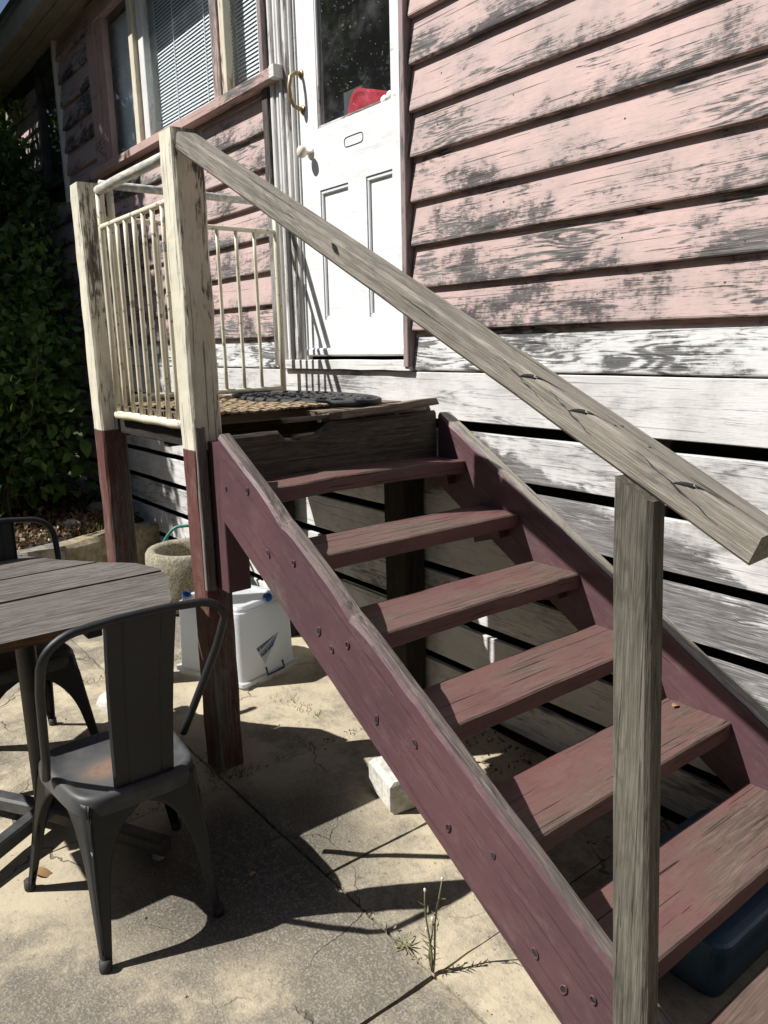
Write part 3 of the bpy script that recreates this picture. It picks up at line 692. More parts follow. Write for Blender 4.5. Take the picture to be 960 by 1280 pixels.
for ring, cnt, rr in ((.69, 22, .15), (.46, 15, .13), (.25, 9, .12)):
    for q in range(cnt):
        t0 = 2*pi*q/cnt; px, py, pz = el_(t0, ring)
        loop = []
        for i in range(16):
            a = 2*pi*i/16
            loop.append((px+.047*cos(a)*(1+.3*sin(2*a+q)), py+.030*sin(a), pz+.004*sin(a*2)))
        parts.append(tubeg(loop, .0075, 6, True))
parts.append(([Vector(el_(2*pi*i/40, .98))-Vector((0, 0, .010)) for i in range(40)], [tuple(range(40))]))
tag(obj('doormat', *join(parts), M['rubber'], smooth=True), 'black rubber doormat with open scroll pattern below the door threshold', 'doormat')

# ------------------------------------------------------------------ staircase
X0, Z0, GO, RI, YL, YR_ = -.57417, 1.2168, .30448, .18, -1.0915, -.1026
SL = -RI/GO
stair = thing('staircase', 'open tread timber staircase in worn maroon paint with a bare grey handrail', 'staircase', (.5, -.6, 0))
def zline(x, c): return Z0+c+SL*(x-X0)
ang = math.atan(SL)
def stringer(y0, y1, label, mats, capf):
    """length along local X; worn rounded top edge; plumb cut at the head, level cut at the foot"""
    ax = Vector((cos(ang), 0, sin(ang))); zz = Vector((-sin(ang), 0, cos(ang))); yy = zz.cross(ax)
    V = []; F = []; fm = []
    N = 64; W = .0888+.2238; ys = min(y0, y1); ye = max(y0, y1); sd = 11 if y0 < -.5 else 23
    for i in range(N+1):
        x = -.745+(1.60+.745)*i/N
        zt = max(.02, zline(x, .0888)); zb = max(-.01, min(zline(x, -.2238), zt-.005))
        wear = .006*noise.noise(Vector((x*5, sd, 0)))+.004*noise.noise(Vector((x*17, sd, 2)))
        if sd == 11:
            for xc, dp, wd in ((-.36, .020, .05), (.015, .020, .045)):
                wear -= dp*math.exp(-((x-xc)/wd)**2)*(1 if x > xc else .45)
        c = .010
        pr = [(ys, zb), (ye, zb), (ye, zt-c+wear*.4), (ye-c*.8, zt+wear*.5), (ys+c*.9, zt+wear), (ys, zt-c*1.3+wear)]
        for y, z in pr: V.append(Vector((x, y, z)))
    for i in range(N):
        for j in range(6):
            a = i*6+j; b = i*6+(j+1) % 6; F.append((a, b, b+6, a+6)); fm.append(1 if j in (3, capf) else 0)
    F += [(5, 4, 3, 2, 1, 0), tuple(range(N*6, N*6+6))]; fm += [1, 1]
    c = Vector((.4, (ys+ye)/2, .7)); m4 = Matrix((ax, yy, zz)).transposed().to_4x4(); m4.translation = c; inv = m4.inverted()
    return link('stringer', mesh('stringer', [inv @ v for v in V], F, mats, fm=fm), stair, m4, label=label)
s1 = stringer(-1.145, YL, 'outer stringer with bolt holes and a worn top edge', [M['maroon'], M['edge_bare']], 2)
s2 = stringer(YR_, -.026, 'inner stringer beside the white boards with a bare grey top', [M['maroon'], M['cap']], 2)
# bolts sunk in the outer face
dome = []
pr = [(.0115, .000), (.0125, .0022), (.0100, .0034), (.0078, .0016), (.0070, -.002), (.0, -.003)]
for q, (x, z) in enumerate([(-.706, 1.215), (-.545, 1.228), (-.426, 1.034), (-.265, 1.035), (-.137, .845), (-.069, .808), (.016, .847), (.147, .662), (.315, .659), (.446, .475), (.605, .483), (.742, .301), (.828, .265), (.908, .298)]):
    b = lathe('bolt_hole', [(r*(.78+.30*((q*37) % 10)/10), h*(.7+.8*((q*53) % 10)/10)) for r, h in pr[:4]], (x, -1.1455, z), M['maroon'], s1, 14, axis=(0, -1, 0))
    b.scale = (.72+.25*((q*29) % 7)/7, 1.1+.4*((q*17) % 5)/5, 1); b.rotation_euler.rotate_axis('Z', .5*sin(q*4.1))
    d_ = lathe('bolt', [(.0085, .0014), (.006, .0018), (0, .0016)], (x, -1.1455, z), M['black_metal'], b, 10, axis=(0, -1, 0))
    d_.matrix_basis = Matrix.Identity(4)
for k in range(7):
    xf = X0+k*GO; z = Z0-k*RI
    bow = -.012 if k == 0 else R.uniform(-.005, 0)
    t = plank('tread', (xf-.1185, YL+.001, z-.0285), (xf-.1185, YR_-.001, z-.0285), .237, .057, M['tread'], stair, up=(1, 0, 0), jit=.0025, c=.005, seg=.03)
    if bow:
        for v in t.data.vertices: v.co.y += -bow*((2*v.co.x/.99)**2-1)*(-1 if True else 1)
    for y0, y1 in ((YR_-.045, YR_-.002), (YL+.002, YL+.045)):
        xb = xf-.225; V = []; F = []
        for y in (y0, y1):
            for x_, z_ in ((xf-.07, z-.060), (xb, z-.060), (xb+.02, z-.15), (xf-.06, z-.105)): V.append((x_, y, z_))
        F = [(0, 1, 2, 3), (7, 6, 5, 4), (0, 4, 5, 1), (1, 5, 6, 2), (2, 6, 7, 3), (3, 7, 4, 0)]
        obj('cleat', V, F, M['maroon'], stair)
# handrail: square bar, arrises eased, front bottom edge from the post head to past the newel
a0 = Vector((-.935, -1.14, 2.375)); a1 = Vector((1.195, -1.205, 1.352))
axr = (a1-a0).normalized(); upr = (Vector((0, 0, 1))-axr*axr.z).normalized(); sdr = upr.cross(axr)
off = upr*.031+sdr*(.037 if sdr.y > 0 else -.037)
hr = plank('handrail', a0+off, a1+off, .060, .074, M['rail'], stair, up=upr, jit=.0015, c=.007, ends=.004, seg=.03)
# open splits along the arris, each ending in a lifted chip
def sliver(pts, ws, nrm):
    V = []; F = []
    for i, p in enumerate(pts):
        t = (pts[min(i+1, len(pts)-1)]-pts[max(i-1, 0)]).normalized(); sd_ = t.cross(nrm).normalized()
        V += [p+sd_*ws[i]+nrm*.0004, p+nrm*.0011, p-sd_*ws[i]+nrm*.0004]
    for i in range(len(pts)-1):
        for j in range(2): a = i*3+j; F.append((a, a+1, a+4, a+3))
    return V, F
fn = -sdr if sdr.y > 0 else sdr
def railpt(x, h, d=0.0): return a0+axr*((x-a0.x)/axr.x)+upr*h-fn*d
for xc, ln in ((.70, .13), (.825, .11), (1.055, .17)):
    A = [railpt(xc-ln*.55+ln*i/9, .055-.026*i/9+.0015*sin(i*2.1)) for i in range(10)]
    Bp = [railpt(xc-ln*.1+.006*i, .036+.012*i-.0008*i*i) for i in range(3)]
    parts = [sliver(A, [.0004+.0013*sin(pi*i/9)*(1+.5*sin(i*2.3+xc*9)) for i in range(10)], fn)]
    T = [railpt(xc-ln*.10+.0336+.006*i+.0012*i*i, .0610, .0035+.0035*i) for i in range(6)]
    parts.append(sliver([railpt(xc-ln*.10+.0032*i+.0004*i*i, .0420+.0031*i) for i in range(7)], [.0004, .0012, .0022, .0030, .0036, .0038, .0036], fn))
    parts.append(sliver(T, [.0036, .0040, .0036, .0028, .0018, .0005], upr))
    obj('split', *join(parts), M['black_metal'], hr)
for xc, d in ((.895, .02), (.965, .026), (.90, .034)):
    obj('nail_hole', *blob(railpt(xc, .0608, d), (.006, .0035, .0012), xc, 1), M['black_metal'], hr)
obj('knot', *sliver([railpt(.020+.010*i, .048-.004*i) for i in range(5)], [.001, .007, .009, .006, .001], fn), M['dark_wood'], hr)
# newel post on the outer stringer
zn = lambda x: a0.z+(x-a0.x)*(a1.z-a0.z)/(a1.x-a0.x)
V = []; F = []
xs0, xs1, yn0, yn1 = .951, 1.027, -1.214, -1.168
zs = [-.01+(1.40)*i/24 for i in range(25)]
prx = [(xs0+.004, yn0), (xs1-.008, yn0), (xs1, yn0+.008), (xs1, yn1-.004), (xs1-.004, yn1), (xs0+.004, yn1), (xs0, yn1-.004), (xs0, yn0+.004)]
for i, z in enumerate(zs):
    for x, y in prx: V.append((x+(1.44-z)*.047, y, z if i < 24 else zn(x)-.003))
for i in range(24):
    for j in range(8): a = i*8+j; b = i*8+(j+1) % 8; F.append((a, b, b+8, a+8))
F += [tuple(range(7, -1, -1)), tuple(range(24*8, 25*8))]
m4 = Matrix(((0, 0, 1), (0, 1, 0), (-1, 0, 0))).transposed().to_4x4(); m4.translation = ((xs0+xs1)/2, (yn0+yn1)/2, .7); inv = m4.inverted()
nw = link('newel_post', mesh('newel_post', [inv @ Vector(v) for v in V], F, M['newel']), stair, m4)
lathe('coach_bolt', [(0, .009), (.006, .008), (.010, .003), (.0105, 0), (.017, 0), (.017, -.003)], (1.012, -1.217, .338), M['galv'], nw, 14, axis=(0, -1, 0))

# ------------------------------------------------------------------ chairs
def make_chair(label, loc, rz, grp, rack=0.0):
    """sheet steel cafe chair; front is local +X"""
    t = thing('metal_chair', label, 'chair', loc, grp, rz)
    W = wl(t)
    def P(vs): return [W @ Vector(v) for v in vs]
    ZS = .485
    feet = [(.257, .258), (.257, -.258), (-.255, -.180), (-.255, .180)]          # FL FR RR RL
    top = [(.185, .198), (.185, -.198), (-.185, -.168), (-.185, .168)]
    # seat: rounded trapezoid, dished, rolled edge
    n = 64; rings = []
    def outline(a, k):
        ca, sa = cos(a), sin(a); p = 5.0
        r = 1/((abs(ca)**p+abs(sa)**p)**(1/p)); x = .197*r*ca*k; y = (.196+.018*(x/.2))*r*sa*k; return x, y
    V = []; F = []
    prof = [(0, -.004), (.35, -.004), (.7, -.003), (.83, -.002), (.88, .004), (.93, .006), (.97, .003), (1.0, -.006), (1.012, -.022), (1.012, -.05)]
    for k, dz in prof:
        for i in range(n): x, y = outline(2*pi*i/n, k); V.append((x, y, ZS+dz))
    for q in range(len(prof)-1):
        for i in range(n): a = q*n+i; b = q*n+(i+1) % n; F.append((a, b, b+n, a+n))
    s = obj('seat', P(V), F, M['seat'], t, True, centre=W @ Vector((0, 0, ZS))); s.rotation_euler = (0, 0, 0)
    if rz: s.data.transform(Matrix.Rotation(-rz, 4, 'Z'))
    # legs: folded sheet that spreads into the apron
    for q in range(4):
        f = Vector((*feet[q], 0)); c = Vector((*top[q], ZS-.012))
        pv = top[(q-1) % 4]; nx_ = top[(q+1) % 4]
        d1 = (Vector((*pv, 0))-Vector((*top[q], 0))); d2 = (Vector((*nx_, 0))-Vector((*top[q], 0)))
        l1, l2 = d1.length/2, d2.length/2; d1.normalize(); d2.normalize()
        V = []; F = []; NZ, NU = 26, 18
        for i in range(NZ+1):
            u = i/NZ; z = u*c.z
            p = f.lerp(c, u); flare = max(0, (u-.46)/.44); flare = min(1, flare); e = 1-sqrt(max(0, 1-flare**2.3))
            if u > .90: e = 1.0
            base = .023+.044*u
            w1 = base+(l1*1.0-base)*e; w2 = base+(l2*1.0-base)*e
            rr = .014+.035*u
            for j in range(NU+1):
                v = j/NU*2-1
                if v < 0: q1 = d1*(w1*(-v)**1.15); q2 = d2*(rr*.35*(1-min(1, -v*4))**2)
                else: q1 = d1*(rr*.35*(1-min(1, v*4))**2); q2 = d2*(w2*v**1.15)
                V.append(p+q1+q2)
        for i in range(NZ):
            for j in range(NU): a = i*(NU+1)+j; F.append((a, a+1, a+NU+2, a+NU+1))
        lg = solid(obj('leg', P(V), F, M['chair'], t, True), .0035, 1 if True else -1)
        # raised rib pressed in the corner of the leg, and its foot
        dg = (d1+d2).normalized(); V = []; F = []
        for i in range(15):
            u = .10+.40*i/14; p = f.lerp(c, u)+dg*(.010+.008*u); w = .015*sin(pi*min(1, .12+i/14*1.0)*.93)**.35 if 0 < i < 14 else .002
            sd = (d1-d2).normalized()
            V += [p+sd*w+dg*.012, p+sd*w*.75-dg*.004, p-dg*.009, p-sd*w*.75-dg*.004, p-sd*w+dg*.012]
        for i in range(14):
            for j in range(4): a = i*5+j; F.append((a, a+1, a+6, a+5))
        obj('rib', P(V), F, M['chair'], lg, True)
        lathe('foot_cap', [(0, 0), (.017, 0), (.018, .008), (.017, .032), (.0, .032)], W @ (f+dg*.010), M['rubber'], lg, 14)
    # bent tube back
    hw = .262; P0 = []
    side = [(.012, .205, ZS+.005), (-.03, .214, .57), (-.09, .232, .70), (-.145, .248, .82), (-.178, .252, .90)]
    arc = []
    for i in range(9):
        a = i/8*pi/2; arc.append((-.188-.020*sin(a), .252-.10*(1-cos(a)), .905+.085*sin(a)))
    left = side+arc[1:]; mid = [(-.214, .08, .998), (-.217, 0, 1.0), (-.214, -.08, .998)]; SH = rack
    pts = left+mid+[(x, -y, z) for x, y, z in reversed(left)]
    pts = [(x, y*1.03+SH*max(0, z-ZS)/.5, z) for x, y, z in pts]
    tube('back_frame', P(pts), .0125, M['chair'], t, 12)
    # pressed splat with folded edges
    V = []; F = []; NV = 14
    for i in range(NV+1):
        u = i/NV; x = -.172-.040*u+.012*sin(u*pi); z = ZS+.004+(.508)*u; w = .088+.014*u
        for y, dx in ((-w, .010), (-w+.004, -.001), (-w*.55, 0), (-w*.5, -.003), (w*.5, -.003), (w*.55, 0), (w-.004, -.001), (w, .010)): V.append((x+dx, y+SH*(.45+.55*u), z))
    for i in range(NV):
        for j in range(7): a = i*8+j; F.append((a, a+1, a+9, a+8))
    solid(obj('back_panel', P(V), F, M['chair'], t), .003)
    return t
make_chair('charcoal metal chair in the foreground with a rust patch on its seat', (-.446, -1.687, 0), pi, 'metal cafe chairs', -.034)
make_chair('charcoal metal chair on the far side of the table, mostly hidden by it', (-1.585, -1.73, 0), 0.0, 'metal cafe chairs')

# ------------------------------------------------------------------ table
ZT = .83
table = thing('outdoor_table', 'weathered plank table top on a black iron pedestal beside the chairs', 'table', (-1.0, -1.8, 0))
edge = [(-.735, -2.40), (-.735, -1.385), (-.775, -1.352), (-.885, -1.312), (-1.04, -1.250), (-1.20, -1.222), (-1.35, -1.262), (-1.47, -1.372), (-1.62, -1.485), (-1.80, -1.592), (-1.95, -1.70), (-2.05, -1.85), (-2.05, -2.05), (-1.9, -2.25), (-1.6, -2.38), (-1.2, -2.40)]
def yspan(x):
    hit = []
    for i in range(len(edge)):
        (xa, ya), (xb, yb) = edge[i], edge[(i+1) % len(edge)]
        if (xa-x)*(xb-x) <= 0 and xa != xb: hit.append(ya+(yb-ya)*(x-xa)/(xb-xa))
    return min(hit), max(hit)
cuts = [-.7355, -.95, -1.165, -1.32, -1.48, -1.64, -1.80, -2.045]
for a, b in zip(cuts[:-1], cuts[1:]):
    wide = {-1.165: .011, -1.48: .008}; x1, x0 = a-wide.get(a, .0015), b+wide.get(b, .0015); nn = 8; V = []; F = []
    xs = [x0+(x1-x0)*i/nn for i in range(nn+1)]
    ys = [yspan(x) for x in xs]
    m_ = 14
    for zt, rows in ((ZT, 0), (ZT-.032, 1)):
        for j in range(m_+1):
            for i, x in enumerate(xs):
                y = ys[i][0]+(ys[i][1]-ys[i][0])*j/m_
                V.append((x, y, zt+(.0012*noise.noise(Vector((x*8, y*3, 0)))-(.002 if i in (0, nn) or j in (0, m_) else 0) if rows == 0 else 0)))
    st = (m_+1)*(nn+1); fm = []
    for j in range(m_):
        for i in range(nn): q = j*(nn+1)+i; F.append((q, q+1, q+nn+2, q+nn+1)); fm.append(0)
    for j in range(m_):
        for i in range(nn): q = st+j*(nn+1)+i; F.append((q+nn+1, q+nn+2, q+1, q)); fm.append(1)
    ring = list(range(nn+1))+[j*(nn+1)+nn for j in range(1, m_+1)]+[m_*(nn+1)+i for i in range(nn-1, -1, -1)]+[j*(nn+1) for j in range(m_-1, 0, -1)]
    for q in range(len(ring)): u, w = ring[q], ring[(q+1) % len(ring)]; F.append((w, u, u+st, w+st)); fm.append(1)
    c = Vector(((x0+x1)/2, -1.8, ZT-.016)); m4 = Matrix(((0, 1, 0), (-1, 0, 0), (0, 0, 1))).transposed().to_4x4(); m4.translation = c; inv = m4.inverted()
    link('plank', mesh('plank', [inv @ Vector(v) for v in V], F, [M['table'], M['table_edge']], fm=fm), table, m4)
for xg in (-1.165, -1.48): plank('batten', (xg, -2.36, ZT-.037), (xg, -1.40, ZT-.037), .06, .008, M['black_metal'], table, up=(1, 0, 0), jit=0, c=.001)  # backing strips added under the gaps to keep sunlight from passing through
plank('batten', (-1.95, -1.62, ZT-.060), (-.80, -1.62, ZT-.060), .035, .05, M['black_metal'], table)
plank('batten', (-1.95, -2.05, ZT-.060), (-.80, -2.05, ZT-.060), .035, .05, M['black_metal'], table)
plank('batten', (-.98, -2.08, ZT-.0855), (-.98, -1.58, ZT-.0855), .012, .06, M['black_metal'], table, up=(1, 0, 0))
lathe('column', [(0, .06), (.036, .06), (.034, .2), (.033, ZT-.06), (.06, ZT-.055), (.06, ZT-.034), (0, ZT-.034)], (-1.0, -1.80, 0), M['black_metal'], table, 24)
for dx, dy in ((.455, .265), (-.27, .45), (.26, -.43), (-.455, -.265)):
    c = Vector((-1.0, -1.80, .075)); e = c+Vector((dx, dy, -.022))
    ft = plank('foot', c, e, .055, .055, M['foot_metal'], table, jit=0, c=.008)
    lathe('levelling_pad', [(0, 0), (.020, 0), (.021, .010), (.010, .014), (.008, .03), (0, .03)], (e.x-dx*.07, e.y-dy*.07, 0), M['galv'], ft, 14)

# ------------------------------------------------------------------ storage tub, planter, hose, blocks
tub = thing('storage_tub', 'milky clear plastic storage tub standing upside down behind the red post', 'storage tub', (-1.8, -.5, 0))
f0 = Vector((-1.576, -.695, 0)); r0 = Vector((-1.679, -.322, 0)); l0 = Vector((-2.02, -.85, 0)); b0 = r0+l0-f0
def tubring(z, ins, rad, n=6):
    cs = [f0, r0, b0, l0]; cen = sum(cs, Vector())/4; out = []
    for q in range(4):
        p = cs[q]; d1 = (cs[(q-1) % 4]-p).normalized(); d2 = (cs[(q+1) % 4]-p).normalized()
        p = p+d1*ins+d2*ins
        for i in range(n+1):
            a = i/n*pi/2; out.append(p+d1*rad*(1-sin(a))+d2*rad*(1-cos(a))+Vector((0, 0, z)))
    return out
rings = [(.012, -.014, .02), (.030, -.014, .02), (.031, .002, .03), (.20, .006, .03), (.375, .010, .03), (.392, .012, .03), (.395, .022, .03), (.410, .024, .03), (.420, .032, .03), (.4205, .060, .02), (.408, .070, .02), (.408, .16, .02)]
V = []; F = []
for z, i_, r_ in rings: V += tubring(z, i_, r_)
k = len(tubring(0, 0, .02))
for q in range(len(rings)-1):
    for i in range(k): a = q*k+i; b = q*k+(i+1) % k; F.append((a, b, b+k, a+k))
F.append(tuple(range((len(rings)-1)*k, len(rings)*k)))
solid(obj('body', V, F, M['tub'], tub), .003)
ux = (r0-f0).normalized(); lx = (l0-f0).normalized(); nrm = -lx
def onface(s, z, out=.002): return f0+ux*s+lx*(.0+.008*z/.37)-lx*out+Vector((0, 0, z))
tri = [onface(.155, .205, .006), onface(.265, .215, .006), onface(.195, .10, .006)]
tri = [onface(.105, .185, .005), onface(.265, .222, .005), onface(.155, .085, .005)]
V = tri+[p-nrm*.004 for p in tri]
lab = obj('label_sticker', V, [(0, 1, 2), (5, 4, 3), (0, 3, 4, 1), (1, 4, 5, 2), (2, 5, 3, 0)], M['label'], tub)
hp = [onface(.15, .07, .014), onface(.15, .03, .024), onface(.27, .03, .024), onface(.27, .07, .014)]
tube('clip_handle', hp, .0055, M['navy'], tub, 8)
for p, z in ((f0.lerp(r0, .60)+lx*.03, .423), (l0.lerp(b0, .12)+(f0-l0).normalized()*.05, .423), (r0.lerp(b0, .88)-ux*.05, .423), (f0.lerp(l0, .2)+ux*.05, .423)):
    if (p-f0).length < .2: continue
    w = lathe('wheel', [(0, -.014), (.022, -.014), (.024, 0), (.022, .014), (0, .014)], p+Vector((0, 0, z)), M['blue'], tub, 18, axis=(ux.x, ux.y, 0))
lathe('planter_pot', [(0, .02), (.20, .02), (.21, .0), (.25, .05), (.275, .16), (.282, .30), (.278, .385), (.262, .408), (.228, .408), (.205, .390), (.196, .33), (.19, .28), (0, .28)], (-3.0, -.33, 0), M['planter'], None, 48)
tag(bpy.data.objects['planter_pot'], 'round exposed aggregate concrete planter, empty, behind the plastic tub', 'planter')
pts = []
for i in range(40):
    a = radians(205)-i/39*radians(215); rr = .345+.02*sin(i*.5)
    pts.append((-3.01+rr*cos(a)*1.0, -.33+rr*sin(a)*.9, .43+.05*sin(i*.16)-.30*max(0, (7-i)/7)**1.5))
pts = [(-3.40, -.64, .02), (-3.38, -.58, .06)]+pts+[(-2.75, -.10, .30), (-2.6, -.05, .15), (-2.55, -.06, .02), (-2.3, -.15, .012)]
tag(tube('garden_hose', pts, .011, M['hose'], None, 8), 'green garden hose looped round the concrete planter', 'hose')
tag(lathe('pipe_offcut', [(.034, 0), (.036, .0), (.036, .33), (.033, .33), (.033, .01)], (-2.33, -.10, 0), M['white_old'], None, 20), 'short white pipe standing upright between the tub and the wall', 'pipe')
def stoneobj(name, c, r, mat_, label, cat, seed, rz=0.0, grp=None, par=None):
    vs, fs = blob((0, 0, 0), r, seed, 3, 1, .16)
    vs = [Vector((max(-r[0]*.86, min(r[0]*.86, v.x)), max(-r[1]*.86, min(r[1]*.86, v.y)), max(-r[2]*.9, min(r[2]*.86, v.z)))) for v in vs]
    m_ = Matrix.Rotation(rz, 4, 'Z'); o = obj(name, [m_ @ v+Vector(c) for v in vs], fs, mat_, par)
    return tag(o, label, cat, grp) if label else o
tag(plank('concrete_block', (-.43, -.675, .065), (-.24, -.725, .065), .13, .14, M['block'], None, jit=.006, c=.016, ends=.012), 'pale concrete block on the patio under the stair stringer', 'block')
stoneobj('limestone_chunk', (-1.80, -1.20, .022), (.17, .15, .05), M['block'], 'flat pale stone lying on the patio behind the foreground chair', 'stone', 8.1, .3)
# blue tub stored beneath the lower steps
V = []; F = []
def rr_(z, ins):
    x0, x1, y0, y1 = .60+ins, .955-ins, -.68+ins, -.14-ins; r = .045; o = []
    for cx_, cy_, a0_ in ((x1-r, y0+r, -90), (x1-r, y1-r, 0), (x0+r, y1-r, 90), (x0+r, y0+r, 180)):
        for i in range(6): a = radians(a0_+18*i); o.append(Vector((cx_+r*cos(a), cy_+r*sin(a), z)))
    return o
lv = [(.0, .025), (.012, .02), (.16, .004), (.165, -.004), (.185, -.006), (.192, 0), (.196, .02), (.197, .06)]
for z, i_ in lv: V += rr_(z, i_)
for q in range(len(lv)-1):
    for i in range(24): a = q*24+i; b = q*24+(i+1) % 24; F.append((a, b, b+24, a+24))
F.append(tuple(range((len(lv)-1)*24, len(lv)*24)))
tag(obj('lidded_tub', V, F, M['tub_blue'], smooth=False), 'dark slate blue plastic tub stored beneath the lower treads', 'tub')

# ------------------------------------------------------------------ garden bed
V = []; F = []; nx, ny = 44, 40
for j in range(ny+1):
    for i in range(nx+1):
        u, w = i/nx, j/ny; y = -3.2+3.17*w
        xe = -3.98-.45*max(0, (y+1.2))/1.1 if y > -1.2 else -3.98
        x = -11+(xe+11)*u
        V.append((x, y, .29+.05*noise.noise(Vector((x*2, y*2, 1)))+.02*noise.noise(Vector((x*9, y*9, 1)))-(.10 if i == nx else 0)))
for j in range(ny):
    for i in range(nx): a = j*(nx+1)+i; F.append((a, a+1, a+nx+2, a+nx+1))
obj('garden_soil', V, F, M['soil'], kind='structure', smooth=True)
edging = thing('garden_edging', 'low stone edging holding back the shaded garden bed', 'edging', (-4.1, -.8, 0))
prev = None
pth = [(-3.93, -2.6), (-3.92, -2.2), (-3.90, -1.85), (-3.93, -1.5), (-3.91, -1.18), (-4.02, -.90), (-4.12, -.62), (-4.24, -.36), (-4.36, -.06)]
for i in range(len(pth)-1):
    a, b = Vector((*pth[i], 0)), Vector((*pth[i+1], 0)); c = (a+b)/2; d = b-a
    q0, q1 = c-d*.49, c+d*.49
    z_ = .14+R.uniform(-.02, .015)
    plank('stone', (q0.x, q0.y, z_), (q1.x, q1.y, z_+R.uniform(-.01, .01)), .40, .17+R.uniform(-.02, .03), M['sandstone'] if i > 4 else M['stone'], edging, jit=.020, c=.025, ends=.03, f=3.0)
stoneobj('garden_rock', (-4.62, -.62, .33), (.075, .06, .05), M['block'], 'small pale rock on the soil of the garden bed', 'rock', 5.5, .4)
stoneobj('garden_rock', (-4.95, -.30, .36), (.07, .06, .075), M['stone'], 'small round rock by the dry stem at the back of the garden bed', 'rock', 6.5, .9)
def leafmesh(name, mat_, L=.1, Wd=.06, curl=.25):
    V = []; F = []; n_ = 6
    for i in range(n_+1):
        u = i/n_; w = Wd/2*sin(pi*min(1, u*.96+.02))**.75*(1.15-.5*u); z = -curl*L*u*u
        V += [(L*u, -w, z+w*.25), (L*u, 0, z), (L*u, w, z+w*.25)]
    for i in range(n_):
        for j in range(2): a = i*3+j; F.append((a, a+3, a+4, a+1))
    return mesh(name, V, F, mat_, True)
def scatter(name, count, pick, mat_, size, L=1.0, asp=.55, parent=None, kind='stuff', label=None, cat=None, face=None):
    V = []; F = []
    for i in range(count):
        p, s = pick(); q = Quaternion((R.gauss(0, 1), R.gauss(0, 1), R.gauss(0, 1), R.gauss(0, 1))).normalized()
        s *= size; k = len(V)
        for x, y, z in ((0, 0, 0), (.5*s, -asp*.5*s, .06*s), (1*s, 0, -.05*s), (.5*s, asp*.5*s, .06*s)): V.append(p+q @ Vector((x, y, z)))
        F += [(k, k+1, k+2), (k, k+2, k+3)]
    o = obj(name, V, F, mat_, parent, kind=kind)
    if label: tag(o, label, cat)
    return o
def crown_pick(c, r, clumps):
    cl = []
    for i in range(clumps):
        while True:
            d = Vector((R.uniform(-1, 1), R.uniform(-1, 1), R.uniform(-1, 1)))
            if .25 < d.length < 1: break
        cl.append((Vector((c[0]+d.x*r[0], c[1]+d.y*r[1], c[2]+d.z*r[2])), R.uniform(.16, .34)))
    def pick():
        p, s = R.choice(cl); d = Vector((R.gauss(0, .5), R.gauss(0, .5), R.gauss(0, .4)))
        return p+d*s*1.1, R.uniform(.6, 1.3)
    return pick
# the leafy shrub beside the landing
shrub = thing('leafy_shrub', 'dark leafy shrub growing in the shaded bed beside the landing', 'shrub', (-5.2, -.8, .28))
scatter('foliage', 7000, crown_pick((-5.55, -.85, 1.5), (.75, .62, 1.25), 120), M['leaf'], .085, asp=.6, parent=shrub)
M['broad_leaf'] = leafm('broad green leaf', (.075, .155, .028), (.14, .24, .055))
lm = leafmesh('leaf', M['broad_leaf'], .15, .105)
for i in range(150):
    while True:
        y = R.uniform(-1.25, -.18); z = R.uniform(.45, 1.85)
        x = -4.95-.35*abs(y+.7)-.25*abs(z-1.0)+R.uniform(-.25, .12)
        if R.random() < .9: break
    q = Vector((1, 0, 0)).rotation_difference(Vector((R.uniform(.1, 1), R.uniform(-1, .3), R.uniform(-.6, .15))).normalized()).to_matrix().to_4x4()
    m4 = Matrix.Translation((x, y, z)) @ q @ Matrix.Rotation(R.uniform(-.7, .7), 4, 'X') @ Matrix.Scale(R.uniform(.65, 1.15), 4)
    link('leaf', lm, shrub, m4)
for i in range(9):
    a = Vector((-5.35+R.uniform(-.2, .2), -.8+R.uniform(-.2, .2), .25)); b = a+Vector((R.uniform(-.1, .5), R.uniform(-.5, .4), R.uniform(.9, 1.8)))
    tube('stem', [a.lerp(b, t/6)+Vector((0, 0, .05*sin(t)))+Vector((.05*sin(t*.9+i), .05*cos(t*.8+i), 0)) for t in range(7)], .009, M['bark'], shrub, 6, rs=[.013-.0014*t for t in range(7)])
# taller shrub and trees that shade the bed and the end of the wall
sh2 = thing('tall_shrub', 'tall dark shrub close against the end of the house under the eave', 'shrub', (-6.65, -.36, .28))
scatter('foliage', 9000, crown_pick((-6.75, -.38, 2.25), (.95, .26, 1.75), 150), M['leaf'], .10, asp=.5, parent=sh2)
for i in range(5):
    a = Vector((-6.85+.12*i, -.38+.05*sin(i*2), .2)); b = a+Vector((R.uniform(-.4, .4), R.uniform(-.1, .1), 2.8))
    tube('stem', [a.lerp(b, t/6)+Vector((.06*sin(t+i), .06*cos(t*1.3+i), 0)) for t in range(7)], .02, M['bark'], sh2, 7, rs=[.03-.003*t for t in range(7)])
def tree(label, x, y, zc, r, count, size, clumps):
    t = thing('tree', label, 'tree', (x, y, 0), 'trees beyond the garden bed')
    tube('trunk', [(x+.08*sin(i*.9), y+.08*cos(i*.7), i*(zc+r[2]*.6)/9) for i in range(10)], .12, M['bark'], t, 12, rs=[.17-.014*i for i in range(10)])
    for i in range(7):
        a = 2*pi*i/7; z0 = zc-r[2]*.55+r[2]*.15*i
        b = Vector((x+r[0]*.75*cos(a), y+r[1]*.75*sin(a), z0+r[2]*.35))
        tube('limb', [Vector((x, y, z0)).lerp(b, q/5)+Vector((0, 0, .08*sin(q))) for q in range(6)], .04, M['bark'], t, 7, rs=[.055-.008*q for q in range(6)])
    scatter('crown', count, crown_pick((x, y, zc), r, clumps), M['tree_leaf'], size, asp=.5, parent=t)
tree('tall dense dark green tree shading the garden bed, nearest the house', -6.65, -2.25, 4.5, (1.25, 1.0, 3.2), 23000, .15, 330)
